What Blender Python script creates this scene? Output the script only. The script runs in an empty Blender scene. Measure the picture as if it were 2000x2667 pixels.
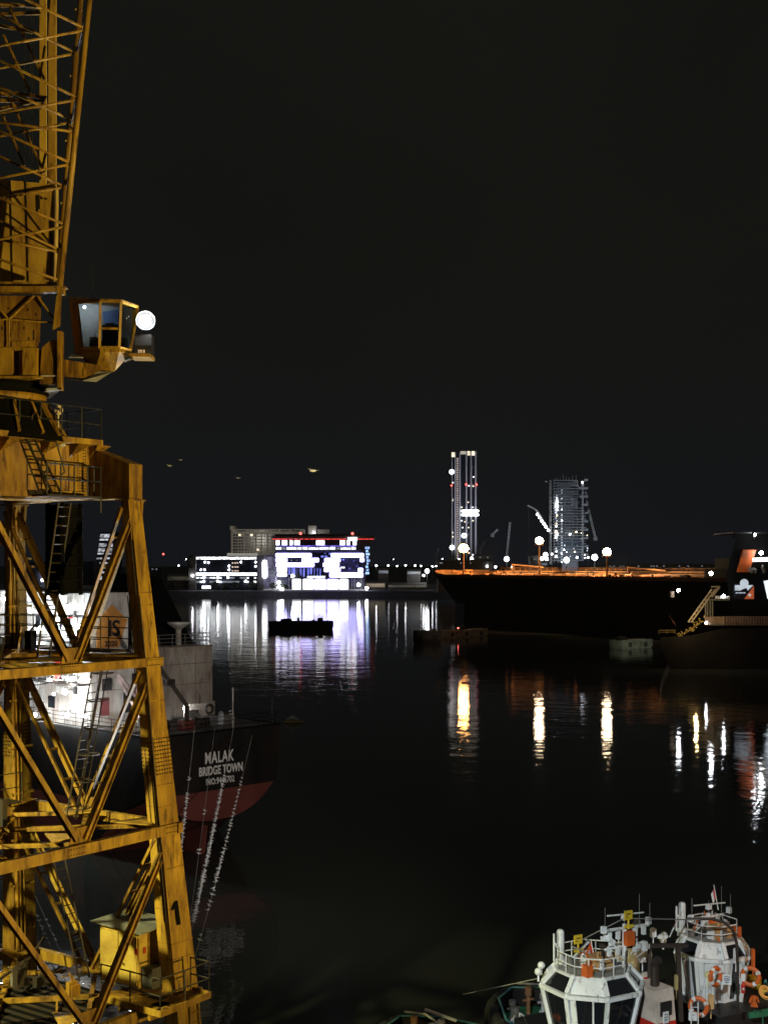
import bpy, math, random
from mathutils import Vector as V, Matrix
R = math.radians
random.seed(7)
sc = bpy.context.scene
COL = sc.collection
# ------------------------------------------------------------------ camera, sky, lamps, exposure
F, HOR, CZ = 3400.0, 1470.0, 24.0          # focal length in photo pixels, horizon row, eye height above the water
cd = bpy.data.cameras.new('camera'); cam = bpy.data.objects.new('camera', cd); COL.objects.link(cam)
cam.location = (0, 0, CZ); cam.rotation_euler = (R(90), 0, 0)
cd.sensor_fit = 'VERTICAL'; cd.sensor_height = 36; cd.lens = F / 2667 * 36
cd.shift_y = (HOR - 1333.5) / 2667
cd.clip_start = 0.5; cd.clip_end = 40000
sc.camera = cam
w = bpy.data.worlds.new('World'); sc.world = w; w.use_nodes = True
nt = w.node_tree; nt.nodes.clear()
wo = nt.nodes.new('ShaderNodeOutputWorld'); bg = nt.nodes.new('ShaderNodeBackground')
tc = nt.nodes.new('ShaderNodeTexCoord'); sx = nt.nodes.new('ShaderNodeSeparateXYZ'); cr = nt.nodes.new('ShaderNodeValToRGB')
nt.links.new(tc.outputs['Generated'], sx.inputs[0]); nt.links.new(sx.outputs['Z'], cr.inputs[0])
wn = nt.nodes.new('ShaderNodeTexNoise'); wn.inputs['Scale'].default_value = 3.2; wn.inputs['Detail'].default_value = 6
wr = nt.nodes.new('ShaderNodeMapRange'); wr.inputs[1].default_value = .3; wr.inputs[2].default_value = .7; wr.inputs[3].default_value = .92; wr.inputs[4].default_value = 1.16
nt.links.new(tc.outputs['Generated'], wn.inputs['Vector']); nt.links.new(wn.outputs['Fac'], wr.inputs[0]); nt.links.new(wr.outputs[0], bg.inputs[1])
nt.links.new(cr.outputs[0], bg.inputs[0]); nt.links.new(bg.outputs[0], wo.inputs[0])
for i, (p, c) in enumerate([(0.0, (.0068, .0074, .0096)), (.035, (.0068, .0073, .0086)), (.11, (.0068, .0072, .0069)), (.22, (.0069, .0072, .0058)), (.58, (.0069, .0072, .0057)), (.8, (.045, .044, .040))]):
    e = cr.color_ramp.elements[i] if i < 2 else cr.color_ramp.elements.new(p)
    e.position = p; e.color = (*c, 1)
bg.inputs[1].default_value = 1.0           # night sky; overhead it is brightened to add unseen fill light
def light(name, kind, loc, energy, col, target=None, size=.3, angle=60, blend=.4):
    l = bpy.data.lights.new(name, kind); l.energy = energy; l.color = col; l.shadow_soft_size = size
    o = bpy.data.objects.new(name, l); COL.objects.link(o); o.location = loc
    if kind == 'SPOT': l.spot_size = R(angle); l.spot_blend = blend
    if target is not None: o.rotation_euler = (V(target) - V(loc)).to_track_quat('-Z', 'Y').to_euler()
    return o
# yard floodlights of the quay this picture was taken from, all out of frame
light('sodium_floodlight', 'SPOT', (35, 11, 17), 98000, (1, .745, .23), (-11.5, 42, 32), .35, 54, .55)
light('portal_floodlight', 'SPOT', (-22, 25, 27), 50000, (1, .96, .42), (-9.5, 42.5, 10.5), .3, 44, .6)
light('quay_worklight', 'SPOT', (-1, 52, 4), 42000, (.82, .91, 1), (-10.5, 41, 31), .2, 34, .5)
light('stern_floodlight', 'SPOT', (25, 35, 26), 58000, (1, .88, .76), (-14, 100, 9), .4, 38, .8)
light('tug_floodlight', 'SPOT', (-3, 8, 27), 54000, (.86, .96, 1), (11.5, 50, 8), .25, 20, .4)
vs = sc.view_settings; vs.view_transform = 'Standard'; vs.look = 'None'; vs.exposure = 0; vs.gamma = 1
sc.cycles.use_denoising = True
sc.cycles.max_bounces = 6; sc.cycles.sample_clamp_indirect = 6
# ------------------------------------------------------------------ helpers
def P(x, y, Y): return V(((x - 1000) * Y / F, Y, CZ - (y - HOR) * Y / F))
def PZ(x, y, z):
    Y = (CZ - z) * F / (y - HOR); return V(((x - 1000) * Y / F, Y, z))
LOC = {}
class MB:
    def __init__(s): s.v = []; s.f = []; s.m = []; s.mi = 0
    def quad(s, *p):
        n = len(s.v); s.v += [V(q) for q in p]; s.f.append(tuple(range(n, n + len(p)))); s.m.append(s.mi); return s
    def hexa(s, a, b):                      # a, b: two quads (bottom ring, top ring)
        return s.loft([a, b])
    def loft(s, rings, cap=True, closed=True):
        n0 = len(s.v); k = len(rings[0])
        for r in rings: s.v += [V(q) for q in r]
        for i in range(len(rings) - 1):
            for j in range(k if closed else k - 1):
                a = n0 + i * k + j; b = n0 + i * k + (j + 1) % k
                s.f.append((a, b, b + k, a + k)); s.m.append(s.mi)
        if cap:
            s.f.append(tuple(range(n0 + k - 1, n0 - 1, -1))); s.m.append(s.mi)
            q = n0 + (len(rings) - 1) * k; s.f.append(tuple(range(q, q + k))); s.m.append(s.mi)
        return s
    def box(s, c, sz, ex=(1, 0, 0), ey=None):
        c = V(c); ex = V(ex).normalized(); ez = V((0, 0, 1)); ey = V(ey).normalized() if ey is not None else ez.cross(ex).normalized()
        ez = ex.cross(ey)
        a, b, h = ex * sz[0] / 2, ey * sz[1] / 2, ez * sz[2] / 2
        return s.loft([[c - a - b - h, c + a - b - h, c + a + b - h, c - a + b - h], [c - a - b + h, c + a - b + h, c + a + b + h, c - a + b + h]])
    def bar(s, p, q, w=.1, h=None, up=(0, 0, 1)):
        p, q = V(p), V(q); h = h or w; d = (q - p).normalized(); up = V(up)
        if abs(d.dot(up)) > .995: up = V((1, 0, 0))
        a = d.cross(up).normalized() * w / 2; b = a.cross(d).normalized() * h / 2
        return s.loft([[p - a - b, p + a - b, p + a + b, p - a + b], [q - a - b, q + a - b, q + a + b, q - a + b]])
    def hsec(s, p, q, w, d, n, t=.025):     # H section; n = normal of its flanges
        p, q = V(p), V(q); u = (q - p).normalized(); n = V(n); n = (n - u * n.dot(u)).normalized(); k = u.cross(n)
        for o in (-1, 1): s.bar(p + n * o * (d / 2 - t / 2), q + n * o * (d / 2 - t / 2), w, t, n)
        return s.bar(p, q, t, d - 2.2 * t, n)
    def tube(s, p, q, r=.05, n=8, r2=None, cap=True):
        p, q = V(p), V(q); d = (q - p).normalized(); up = V((0, 0, 1)) if abs(d.z) < .95 else V((1, 0, 0))
        a = d.cross(up).normalized(); b = a.cross(d); r2 = r if r2 is None else r2
        ring = lambda c, rr: [c + (a * math.cos(t * 2 * math.pi / n) + b * math.sin(t * 2 * math.pi / n)) * rr for t in range(n)]
        return s.loft([ring(p, r), ring(q, r2)], cap)
    def pipe(s, pts, r=.03, n=6):
        for a, b in zip(pts, pts[1:]): s.tube(a, b, r, n)
        return s
    def lathe(s, c, prof, n=24, axis=(0, 0, 1), cap=True):
        c = V(c); ax = V(axis).normalized(); a = ax.cross(V((0, 0, 1)) if abs(ax.z) < .9 else V((1, 0, 0))).normalized(); b = ax.cross(a)
        return s.loft([[c + ax * z + (a * math.cos(t * 2 * math.pi / n) + b * math.sin(t * 2 * math.pi / n)) * r for t in range(n)] for r, z in prof], cap)
    def ball(s, c, r, n=10, m=7, sc=(1, 1, 1)):
        c = V(c)
        return s.loft([[c + V((sc[0] * r * math.sin(f) * math.cos(t), sc[1] * r * math.sin(f) * math.sin(t), -sc[2] * r * math.cos(f)))
                        for t in [2 * math.pi * i / n for i in range(n)]] for f in [max(.02, min(math.pi - .02, math.pi * j / m)) for j in range(m + 1)]])
    def torus(s, c, Rr, r, axis=(0, 0, 1), n=20, m=6, a0=0, a1=360):
        c = V(c); ax = V(axis).normalized(); a = ax.cross(V((0, 0, 1)) if abs(ax.z) < .9 else V((1, 0, 0))).normalized(); b = ax.cross(a)
        rings = []; full = a1 - a0 >= 360
        for i in range(n + 1):
            t = R(a0 + (a1 - a0) * i / n); d = a * math.cos(t) + b * math.sin(t)
            rings.append([c + d * (Rr + r * math.cos(u)) + ax * r * math.sin(u) for u in [2 * math.pi * j / m for j in range(m)]])
        return s.loft(rings, not full)
    def prism(s, poly, n, t):               # flat outline given thickness t along n
        n = V(n).normalized() * t
        return s.loft([[V(p) for p in poly], [V(p) + n for p in poly]])
    def pbox(s, x0, y0, x1, y1, Y, dep):    # upright block whose front face covers that part of the photo at distance Y
        a, b = P(x0, y1, Y), P(x1, y0, Y)
        return s.box(((a.x + b.x) / 2, Y + dep / 2, (a.z + b.z) / 2), (abs(b.x - a.x), dep, abs(b.z - a.z)))
    def rail(s, pts, h=1.0, r=.022, step=1.1, rows=2):
        for a, b in zip(pts, pts[1:]):
            a, b = V(a), V(b); n = max(1, round((b - a).length / step)); up = V((0, 0, h))
            for k in range(1, rows + 1): s.tube(a + up * k / rows, b + up * k / rows, r, 6)
            for i in range(n + 1): q = a.lerp(b, i / n); s.tube(q, q + up, r, 6)
        return s
    def ladder(s, p, q, w=.4, side=(1, 0, 0), r=.022, step=.3):
        p, q = V(p), V(q); k = V(side).normalized() * w / 2
        s.tube(p - k, q - k, r * 1.3, 6); s.tube(p + k, q + k, r * 1.3, 6)
        n = max(2, int((q - p).length / step))
        for i in range(n): c = p.lerp(q, (i + .5) / n); s.tube(c - k, c + k, r * .8, 5)
        return s
    def build(s, name, mats, parent=None, smooth=False, kind=None):
        if not isinstance(mats, (list, tuple)): mats = [mats]
        off = LOC.get(parent.name, V((0, 0, 0))) if parent else V((0, 0, 0))
        me = bpy.data.meshes.new(name); me.from_pydata([tuple(p - off) for p in s.v], [], s.f)
        for m in mats: me.materials.append(m)
        me.polygons.foreach_set('material_index', s.m)
        if smooth: me.polygons.foreach_set('use_smooth', [True] * len(s.f))
        me.update(); me.validate()
        import bmesh
        bm = bmesh.new(); bm.from_mesh(me); bmesh.ops.recalc_face_normals(bm, faces=bm.faces); bm.to_mesh(me); bm.free()
        o = bpy.data.objects.new(name, me); COL.objects.link(o)
        if parent: o.parent = parent
        LOC[o.name] = off
        if kind: o['kind'] = kind
        return o
def tag(o, label, cat, group=None):
    o['label'] = label; o['category'] = cat
    if group: o['group'] = group
    return o
def thing(name, label, cat, loc=(0, 0, 0), group=None):
    o = bpy.data.objects.new(name, None); COL.objects.link(o); o.location = loc; o.empty_display_size = .3
    LOC[o.name] = V(loc); return tag(o, label, cat, group)
def dup(root, loc, label=None, rotz=None, scale=None, group=None):
    r = root.copy(); COL.objects.link(r); r.location = loc
    if label: r['label'] = label
    if group: r['group'] = group
    if rotz is not None: r.rotation_euler = (0, 0, rotz)
    if scale: r.scale = (scale,) * 3
    for ch in list(root.children):
        c = ch.copy(); COL.objects.link(c); c.parent = r
        for g in ch.children:
            d = g.copy(); COL.objects.link(d); d.parent = c
    return r
def lettering(name, body, size, mat, parent, org, xd, yd, ext=.01, spacing=1.0, bold=0.0, align='CENTER'):
    cu = bpy.data.curves.new('t', 'FONT'); cu.body = body; cu.size = size; cu.extrude = ext; cu.align_x = align; cu.space_character = spacing; cu.offset = bold
    cu.resolution_u = 3
    t = bpy.data.objects.new('t', cu); COL.objects.link(t)
    dg = bpy.context.evaluated_depsgraph_get(); me = bpy.data.meshes.new_from_object(t.evaluated_get(dg))
    bpy.data.objects.remove(t)
    xd = V(xd); yd = V(yd); zd = xd.normalized().cross(yd.normalized()); off = LOC.get(parent.name, V((0, 0, 0)))
    for v in me.vertices: v.co = V(org) + xd * v.co.x + yd * v.co.y + zd * v.co.z - off
    me.materials.clear(); me.materials.append(mat); me.name = name
    o = bpy.data.objects.new(name, me); COL.objects.link(o); o.parent = parent; LOC[o.name] = off
    return o
# ------------------------------------------------------------------ materials
def mat(name, col, rough=.6, metal=0, dirt=0, dcol=(.05, .03, .02), scale=1.5, streak=False, spec=.4, bump=0, rust=0):
    m = bpy.data.materials.new(name); m.use_nodes = True; n = m.node_tree; b = n.nodes['Principled BSDF']
    b.inputs['Base Color'].default_value = (*col, 1); b.inputs['Roughness'].default_value = rough; b.inputs['Metallic'].default_value = metal
    b.inputs['Specular IOR Level'].default_value = spec
    t = n.nodes.new('ShaderNodeTexCoord'); mp = n.nodes.new('ShaderNodeMapping'); nz = n.nodes.new('ShaderNodeTexNoise')
    mp.inputs['Scale'].default_value = (scale, scale, scale * (.22 if streak else 1))
    nz.inputs['Scale'].default_value = 1; nz.inputs['Detail'].default_value = 7; nz.inputs['Roughness'].default_value = .68
    n.links.new(t.outputs['Object'], mp.inputs[0]); n.links.new(mp.outputs[0], nz.inputs['Vector'])
    if dirt:
        rp = n.nodes.new('ShaderNodeValToRGB'); rp.color_ramp.elements[0].position = .5 - .22 * dirt; rp.color_ramp.elements[1].position = .72 - .1 * dirt
        rp.color_ramp.elements[0].color = (*col, 1); rp.color_ramp.elements[1].color = (*[c * (1 - dirt) + d * dirt for c, d in zip(col, dcol)], 1)
        n.links.new(nz.outputs['Fac'], rp.inputs[0])
        n2 = n.nodes.new('ShaderNodeTexNoise'); n2.inputs['Scale'].default_value = .45; n2.inputs['Detail'].default_value = 2
        n.links.new(t.outputs['Object'], n2.inputs['Vector'])
        mx = n.nodes.new('ShaderNodeMix'); mx.data_type = 'RGBA'; mx.blend_type = 'MULTIPLY'; mx.inputs['Factor'].default_value = .5
        r2 = n.nodes.new('ShaderNodeValToRGB'); r2.color_ramp.elements[0].color = (.55, .5, .45, 1); r2.color_ramp.elements[0].position = .35; r2.color_ramp.elements[1].position = .6
        n.links.new(n2.outputs['Fac'], r2.inputs[0]); n.links.new(rp.outputs[0], mx.inputs['A']); n.links.new(r2.outputs[0], mx.inputs['B'])
        n.links.new(mx.outputs['Result'], b.inputs['Base Color'])
    if rust:
        m3 = n.nodes.new('ShaderNodeMapping'); m3.inputs['Scale'].default_value = (5.5, 5.5, .9); n3 = n.nodes.new('ShaderNodeTexNoise'); n3.inputs['Scale'].default_value = 1; n3.inputs['Detail'].default_value = 5; n3.inputs['Roughness'].default_value = .6
        r3 = n.nodes.new('ShaderNodeValToRGB'); r3.color_ramp.elements[0].position = .565; r3.color_ramp.elements[1].position = .65; r3.color_ramp.elements[0].color = (0, 0, 0, 1); r3.color_ramp.elements[1].color = (rust, rust, rust, 1)
        x3 = n.nodes.new('ShaderNodeMix'); x3.data_type = 'RGBA'; x3.inputs['B'].default_value = (.07, .028, .010, 1)
        n.links.new(t.outputs['Object'], m3.inputs[0]); n.links.new(m3.outputs[0], n3.inputs['Vector']); n.links.new(n3.outputs['Fac'], r3.inputs[0]); n.links.new(r3.outputs[0], x3.inputs['Factor'])
        n.links.new(b.inputs['Base Color'].links[0].from_socket, x3.inputs['A']); n.links.new(x3.outputs['Result'], b.inputs['Base Color'])
    if bump:
        bp = n.nodes.new('ShaderNodeBump'); bp.inputs['Strength'].default_value = bump; bp.inputs['Distance'].default_value = .02
        n.links.new(nz.outputs['Fac'], bp.inputs['Height']); n.links.new(bp.outputs[0], b.inputs['Normal'])
    return m
def glow(name, col, s, vary=0, scale=(.3, .3, .3)):
    m = bpy.data.materials.new(name); m.use_nodes = True; n = m.node_tree; b = n.nodes['Principled BSDF']
    b.inputs['Base Color'].default_value = (.02, .02, .02, 1); b.inputs['Emission Color'].default_value = (*col, 1); b.inputs['Emission Strength'].default_value = s
    if vary:
        t = n.nodes.new('ShaderNodeTexCoord'); mp = n.nodes.new('ShaderNodeMapping'); mp.inputs['Scale'].default_value = scale
        nz = n.nodes.new('ShaderNodeTexNoise'); nz.inputs['Scale'].default_value = 1; nz.inputs['Detail'].default_value = 4
        rp = n.nodes.new('ShaderNodeMapRange'); rp.inputs[1].default_value = .5 - .12; rp.inputs[2].default_value = .5 + .12; rp.inputs[3].default_value = s * (1 - vary); rp.inputs[4].default_value = s
        n.links.new(t.outputs['Object'], mp.inputs[0]); n.links.new(mp.outputs[0], nz.inputs['Vector']); n.links.new(nz.outputs['Fac'], rp.inputs[0]); n.links.new(rp.outputs[0], b.inputs['Emission Strength'])
    return m
YEL = mat('crane_yellow_paint', (.58, .35, .034), .5, 0, .85, (.13, .055, .014), 2.2, True, bump=.25, rust=.75)
YEL2 = mat('crane_ochre_paint', (.50, .29, .03), .55, 0, .85, (.14, .06, .015), 2.6, True, bump=.3, rust=.9)
YEL3 = mat('crane_faded_paint', (.66, .44, .07), .5, 0, .7, (.25, .11, .02), 1.8, True, bump=.25, rust=.6)
YED = mat('crane_yellow_worn', (.52, .29, .02), .6, 0, .9, (.07, .03, .012), 3.0, True, bump=.3, rust=.9)
BOLT = mat('bolt_steel', (.05, .032, .015), .6, .3)
DKS = mat('dark_steel', (.035, .032, .028), .6, .2, .6, (.06, .03, .015))
MID = mat('galvanised_steel', (.30, .30, .28), .5, .4, .5, (.10, .07, .05))
GRYR = mat('cabin_roof_sheet', (.30, .31, .28), .7, 0, .7, (.1, .09, .07), 1.2)
WHP = mat('white_paint', (.78, .79, .77), .45, 0, .45, (.35, .30, .24), 1.6, True)
WHS = mat('ship_white_paint', (.74, .74, .71), .5, 0, .7, (.26, .19, .13), .6, True, rust=.6)
GRS = mat('ship_grey_white', (.58, .55, .50), .55, 0, .8, (.16, .11, .08), .5, True, rust=.5)
DEEP = mat('deep_black', (.004, .004, .004), .9, 0, .1, (.006, .005, .004), spec=.1)  # near-black base colour for the darkest parts
WHT = mat('tug_white_paint', (.80, .82, .81), .4, 0, .22, (.4, .36, .3), 2, True, rust=.55)
BLK = mat('black_paint', (.02, .02, .022), .5, 0, .5, (.03, .02, .015))
HUL = mat('ship_black_hull', (.007, .0068, .0066), .5, 0, .5, (.035, .022, .016), .5, True)
RED = mat('red_oxide_bottom', (.17, .042, .032), .65, 0, .5, (.12, .03, .02), .6)
REDP = mat('red_paint', (.6, .03, .02), .4, 0, .3)
ORG = mat('orange_paint', (.72, .14, .02), .45, 0, .5, (.3, .08, .03))
YLS = mat('yellow_sign_paint', (.72, .50, .03), .5, 0, .3)
GLS = mat('dark_glass', (.012, .013, .015), .06, 0, 0, spec=.6)
RUB = mat('tyre_rubber', (.025, .025, .025), .8, 0, .5, (.05, .045, .04), 4, bump=.4)
TEAL = mat('teal_paint', (.10, .36, .40), .5, 0, .5)
GRN = mat('green_deck_paint', (.03, .20, .10), .6, 0, .6, (.03, .06, .04))
ROPE = mat('pale_rope', (.42, .40, .36), .9, 0, .4)
FEA = mat('white_feathers', (.86, .88, .90), .8)
CON = mat('concrete', (.30, .29, .27), .85, 0, .6, (.14, .12, .10), .3)
STN = mat('seawall_stone', (.10, .10, .12), .9, 0, .7, (.03, .03, .03), .4, bump=.5)
SOIL = mat('shore_ground', (.05, .048, .042), .95, 0, .6, (.02, .02, .018), .02)
LEAF = mat('dark_leaves', (.05, .07, .035), .8)
BARK = mat('bark', (.10, .07, .05), .9)
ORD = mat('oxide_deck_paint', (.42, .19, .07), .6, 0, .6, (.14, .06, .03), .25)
FLOOD = glow('floodlight_white', (.93, .97, 1), 90)
FLOODS = glow('ship_floodlight', (.90, .96, 1), 340)
SODL = glow('sodium_lamp', (1, .46, .13), 110)
WARML = glow('warm_lamp', (1, .74, .46), 80)
FARD = glow('far_lamp_dim', (.75, .85, 1), 1.2); FARW = glow('far_lamp_warm', (1, .80, .5), 8)
FARL = glow('far_lamp', (.95, .97, 1), 25)
REDL = glow('red_beacon', (1, .10, .08), 4.5)
# ------------------------------------------------------------------ setting
m = bpy.data.materials.new('harbour_water'); m.use_nodes = True; n = m.node_tree; b = n.nodes['Principled BSDF']
b.inputs['Base Color'].default_value = (.036, .039, .033, 1); b.inputs['Roughness'].default_value = .035; b.inputs['IOR'].default_value = 1.33
t = n.nodes.new('ShaderNodeTexCoord'); prev = None
for scl, dist, det in ((.10, .050, 1), (.34, .036, 2), (1.2, .0062, 1), (3.6, .0046, 1)):
    mp = n.nodes.new('ShaderNodeMapping'); mp.inputs['Scale'].default_value = (scl * .8, scl, scl); mp.inputs['Rotation'].default_value = (0, 0, R(18 + 40 * scl))
    nz = n.nodes.new('ShaderNodeTexNoise'); nz.inputs['Scale'].default_value = 1; nz.inputs['Detail'].default_value = det; nz.inputs['Roughness'].default_value = .5
    bp = n.nodes.new('ShaderNodeBump'); bp.inputs['Strength'].default_value = 1; bp.inputs['Distance'].default_value = dist
    n.links.new(t.outputs['Object'], mp.inputs[0]); n.links.new(mp.outputs[0], nz.inputs['Vector']); n.links.new(nz.outputs['Fac'], bp.inputs['Height'])
    if prev: n.links.new(prev.outputs[0], bp.inputs['Normal'])
    prev = bp
n.links.new(prev.outputs[0], b.inputs['Normal'])
WATER = m
MB().quad((-1500, -200, 0), (2500, -200, 0), (2500, 1400, 0), (-1500, 1400, 0)).build('water', WATER, kind='structure')
SY = 985.0
g = MB()
g.box((500, SY + 6000, -3), (16000, 12000, 15)); g.build('far_shore', SOIL, kind='structure')
s = MB()
for i in range(60):
    x = -420 + i * 22; y0 = SY - 6
    s.loft([[(x, y0 - 3, -2), (x + 22, y0 - 3, -2), (x + 22, SY + 1, -2), (x, SY + 1, -2)], [(x, y0 + 3 + random.uniform(-.4, .4), 3.9), (x + 22, y0 + 3 + random.uniform(-.4, .4), 3.9), (x + 22, SY + 1, 4.6), (x, SY + 1, 4.6)]])
tag(s.build('sea_wall', STN), 'long dark stone sea wall along the far shore below the lit buildings', 'sea wall')
q = MB(); q.box((-45, -10, -1.5), (78, 134, 9)); q.build('quay', CON, kind='structure')

# ------------------------------------------------------------------ far buildings
W1 = glow('window_white', (.95, .98, 1), 2.2, .6, (.5, .5, .5)); W2 = glow('window_strip_white', (.94, .97, 1), 3, .75, (.45, .45, .45))
WB = glow('window_blue', (.20, .24, 1), 1.3, .85, (.4, .4, .15)); WV = glow('violet_glow', (.24, .17, 1), 1.3, .9, (.25, .25, .6)); WVD = glow('violet_glow_dim', (.20, .20, .9), .10, .9, (.25, .25, .6)); WLAV = glow('lavender_wash', (.55, .52, .85), .30, .7, (.12, .12, .10))
WARM = glow('window_warm', (1, .86, .62), 1.6, .4); LETV = glow('letter_lights_violet', (.52, .48, 1), 5.5, .25, (.4, .4, .4)); LET = glow('letter_lights', (.95, .98, 1), 4.5, .25, (.4, .4, .4))
RLINE = glow('red_roofline', (1, .06, .06), 1.5); DIMW = glow('window_dim', (.8, .88, 1), .30, .6); PINK = glow('window_pinkish', (1, .75, .62), .9, .4)
BGR = mat('building_grey', (.30, .29, .30), .8, 0, .4); BDK = mat('building_dark_glass', (.02, .022, .035), .25); BWM = BGR
YB = 992.0
FW = mat('lavender_render', (.40, .38, .48), .8, 0, .3)
light('stair_tower_floodlight', 'SPOT', P(704, 1534, YB - 28), 9000, (.62, .58, 1), P(704, 1480, YB), .5, 60, .8)
# office block left of the headquarters
o = thing('office_block', 'low dark office block with bright horizontal window bands left of the lettered building', 'building', P(590, 1535, YB))
MB().pbox(492, 1446, 511, 1538, YB - 1.5, 22).build('end_wall', BGR, o)
MB().pbox(511, 1448, 671, 1538, YB, 20).build('body', BDK, o)
MB().pbox(671, 1446, 688, 1538, YB - 1.5, 22).build('end_wall', BGR, o)
a = MB(); a.pbox(592, 1440.5, 668, 1447.5, YB + 2, 10); a.build('roof_parapet', glow('parapet_glow', (.75, .73, .62), .35), o)  # the light on the parapet is put into its material as glow
a = MB(); a.torus(P(506, 1464, YB - 1.7), 4.6, .9, (0, 1, 0), 16, 6, 100, 260); a.build('emblem', BLK, o)
x = 509
while x < 668:
    wd = random.choice((7, 11, 16)); MB().pbox(x, 1450.5 + random.uniform(-.5, .5), min(668, x + wd), 1457, YB - .4, .5).build('window', W2, o)
    MB().pbox(x, 1492, min(669, x + wd + .3), 1499, YB - .4, .5).build('window', LET, o)
    if random.random() < .85: MB().pbox(x + 1, 1503, min(668, x + wd), 1507, YB - .4, .5).build('window', DIMW if random.random() < .35 else W1, o)
    if random.random() < .75: MB().pbox(x, 1513, min(668, x + wd), 1518, YB - .4, .5).build('window', DIMW if random.random() < .5 else W1, o)
    x += wd + .9
for yy in (1464.5, 1475, 1485):
    for x in (604, 611, 617): MB().pbox(x, yy, x + 4.5, yy + 3.4, YB - .4, .5).build('window', PINK, o)
for x, y in ((543, 1465), (524, 1484), (533, 1484), (534, 1464), (597, 1474), (597, 1484), (666, 1475), (666, 1464), (628, 1464)): MB().ball(P(x, y, YB - .5), .62, 8, 6).build('lamp', FARL, o)
MB().pbox(527, 1526, 549, 1533, YB - .5, .6).build('entrance', LET, o)
for x, y in ((532, 1504), (568, 1504), (594, 1504), (640, 1514), (568, 1514), (502, 1499), (531, 1514)): MB().ball(P(x, y, YB - 2), .8, 8, 6).build('lamp', FARL, o)
# stair tower with the pill-shaped light
o = thing('stair_tower', 'narrow lavender lit tower with a tall white pill shaped light beside the lettered facade', 'building', P(702, 1535, YB))
MB().pbox(688, 1445, 722, 1538, YB - 1, 18).build('body', FW, o)
a = MB()
for x0, y0, x1, y1 in ((697, 1450, 709, 1475), (700, 1480, 716, 1530), (690, 1505, 704, 1528)): a.pbox(x0, y0, x1, y1, YB - 1.3, .4)
a.build('lit_panel', WLAV, o)
a = MB(); poly = [P(689.8 + 6.4 * math.cos(t), (1465 if math.sin(t) > 0 else 1500) - 6.4 * math.sin(t), YB - 1.6) for t in [2 * math.pi * i / 20 for i in range(20)]]
a.prism(poly, (0, -1, 0), .6); a.build('pill_light', LET, o)
for yy in (1452, 1487, 1497): MB().pbox(703, yy, 720, yy + 3, YB - 1.5, .3).build('light_bar', DIMW, o)
# lettered headquarters
o = thing('headquarters_building', 'glass headquarters with huge white lit letters and a red lit roofline', 'building', P(840, 1535, YB))
a = MB(); f0 = [P(722, 1538, YB), P(948, 1538, YB), P(966, 1404, YB), P(716, 1404, YB)]
a.loft([f0, [p + V((0, 34, 0)) for p in f0]]); a.build('body', BDK, o)
a = MB(); a.pbox(708, 1396, 976, 1402.5, YB - 3, 40); a.build('roof', BGR, o)
for x in range(710, 976, 14): MB().pbox(x, 1403.2, min(976, x + random.uniform(9, 13.6)), 1404.9, YB - 3.3, .6).build('roofline_light', RLINE, o)
MB().pbox(716, 1391, 940, 1396, YB + 6, 20).build('plant_room', BDK, o)
for x, y in ((783, 1389.5), (918, 1389.5)): MB().ball(P(x, y, YB + 2), 1.0, 10, 7).build('beacon', REDL, o)
for x0, x1 in ((719, 728), (735, 748), (755, 762), (767, 781), (824, 845), (886, 898), (903, 911), (919, 928)): MB().pbox(x0, 1407.5, x1, 1419.5, YB - .5, .6).build('window', LET, o)
a = MB(); a.pbox(906, 1400, 930, 1408, YB - 3.8, .6); a.build('window', LET, o)
x = 719
while x < 925:
    wd = random.choice((10, 14, 20, 26)); MB().pbox(x, 1424.5 + random.uniform(0, 1.5), min(927, x + wd), 1431.5, YB - .5, .6).build('window', W1 if random.random() < .8 else DIMW, o); x += wd + 2
rowsP = [(718, 812, 1440.5, 1452), (718, 749, 1453, 1464.4), (719, 819, 1465.4, 1477), (721, 748, 1478, 1489.7), (722, 748, 1490.9, 1502)]
def pill(x0, y0, x1, y1, Y, rad=3.4):
    pts = []
    for cx, cy, a0 in ((x1 - rad, y0 + rad, 0), (x0 + rad, y0 + rad, 90), (x0 + rad, y1 - rad, 180), (x1 - rad, y1 - rad, 270)):
        for k in range(5):
            t = R(a0 + 90 * k / 4); pts.append(P(cx + rad * math.cos(t), cy - rad * math.sin(t), Y))
    return pts
for x0, x1, y0, y1 in ((720, 928, 1420.5, 1423.5), (720, 935, 1433, 1439.5), (748, 840, 1478.5, 1489), (722, 760, 1504, 1532), (910, 948, 1506, 1532), (880, 934, 1454, 1489)): MB().pbox(x0, y0, x1, y1, YB - .28, .3).build('violet_glow_panel', WV if y0 < 1425 else WVD, o)  # violet glow added on the glass to tint its reflection in the water
a = MB()
for x0, x1, y0, y1 in rowsP + [(786, 831, 1453, 1464.4)]: a.prism(pill(x0, y0, x1, y1, YB - .3), (0, -1, 0), .8)
a.build('letter_p', LETV, o)
a = MB()
for x0, x1, y0, y1 in [(862, 948, 1440.5, 1452), (845, 887, 1453, 1464.4), (937, 949, 1453, 1464), (841, 884, 1465.4, 1477), (844, 887, 1478, 1489.7), (932, 946, 1479, 1489.7), (858, 946, 1490.9, 1504)]: a.prism(pill(x0, y0, x1, y1, YB - .3), (0, -1, 0), .8)
a.build('letter_c', LETV, o)
for x in (752, 758, 764, 772, 781, 790, 800, 808, 818, 826, 833): MB().pbox(x, 1480, x + random.choice((2, 3.5, 5)), 1500 + random.uniform(-6, 6), YB - .4, .5).build('blue_panel', WB, o)
for k in range(7):
    x = random.uniform(886, 930); y = random.uniform(1454, 1486); MB().pbox(x, y, x + random.uniform(2, 7), y + random.uniform(2, 5), YB - .4, .5).build('blue_panel', WB, o)
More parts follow.
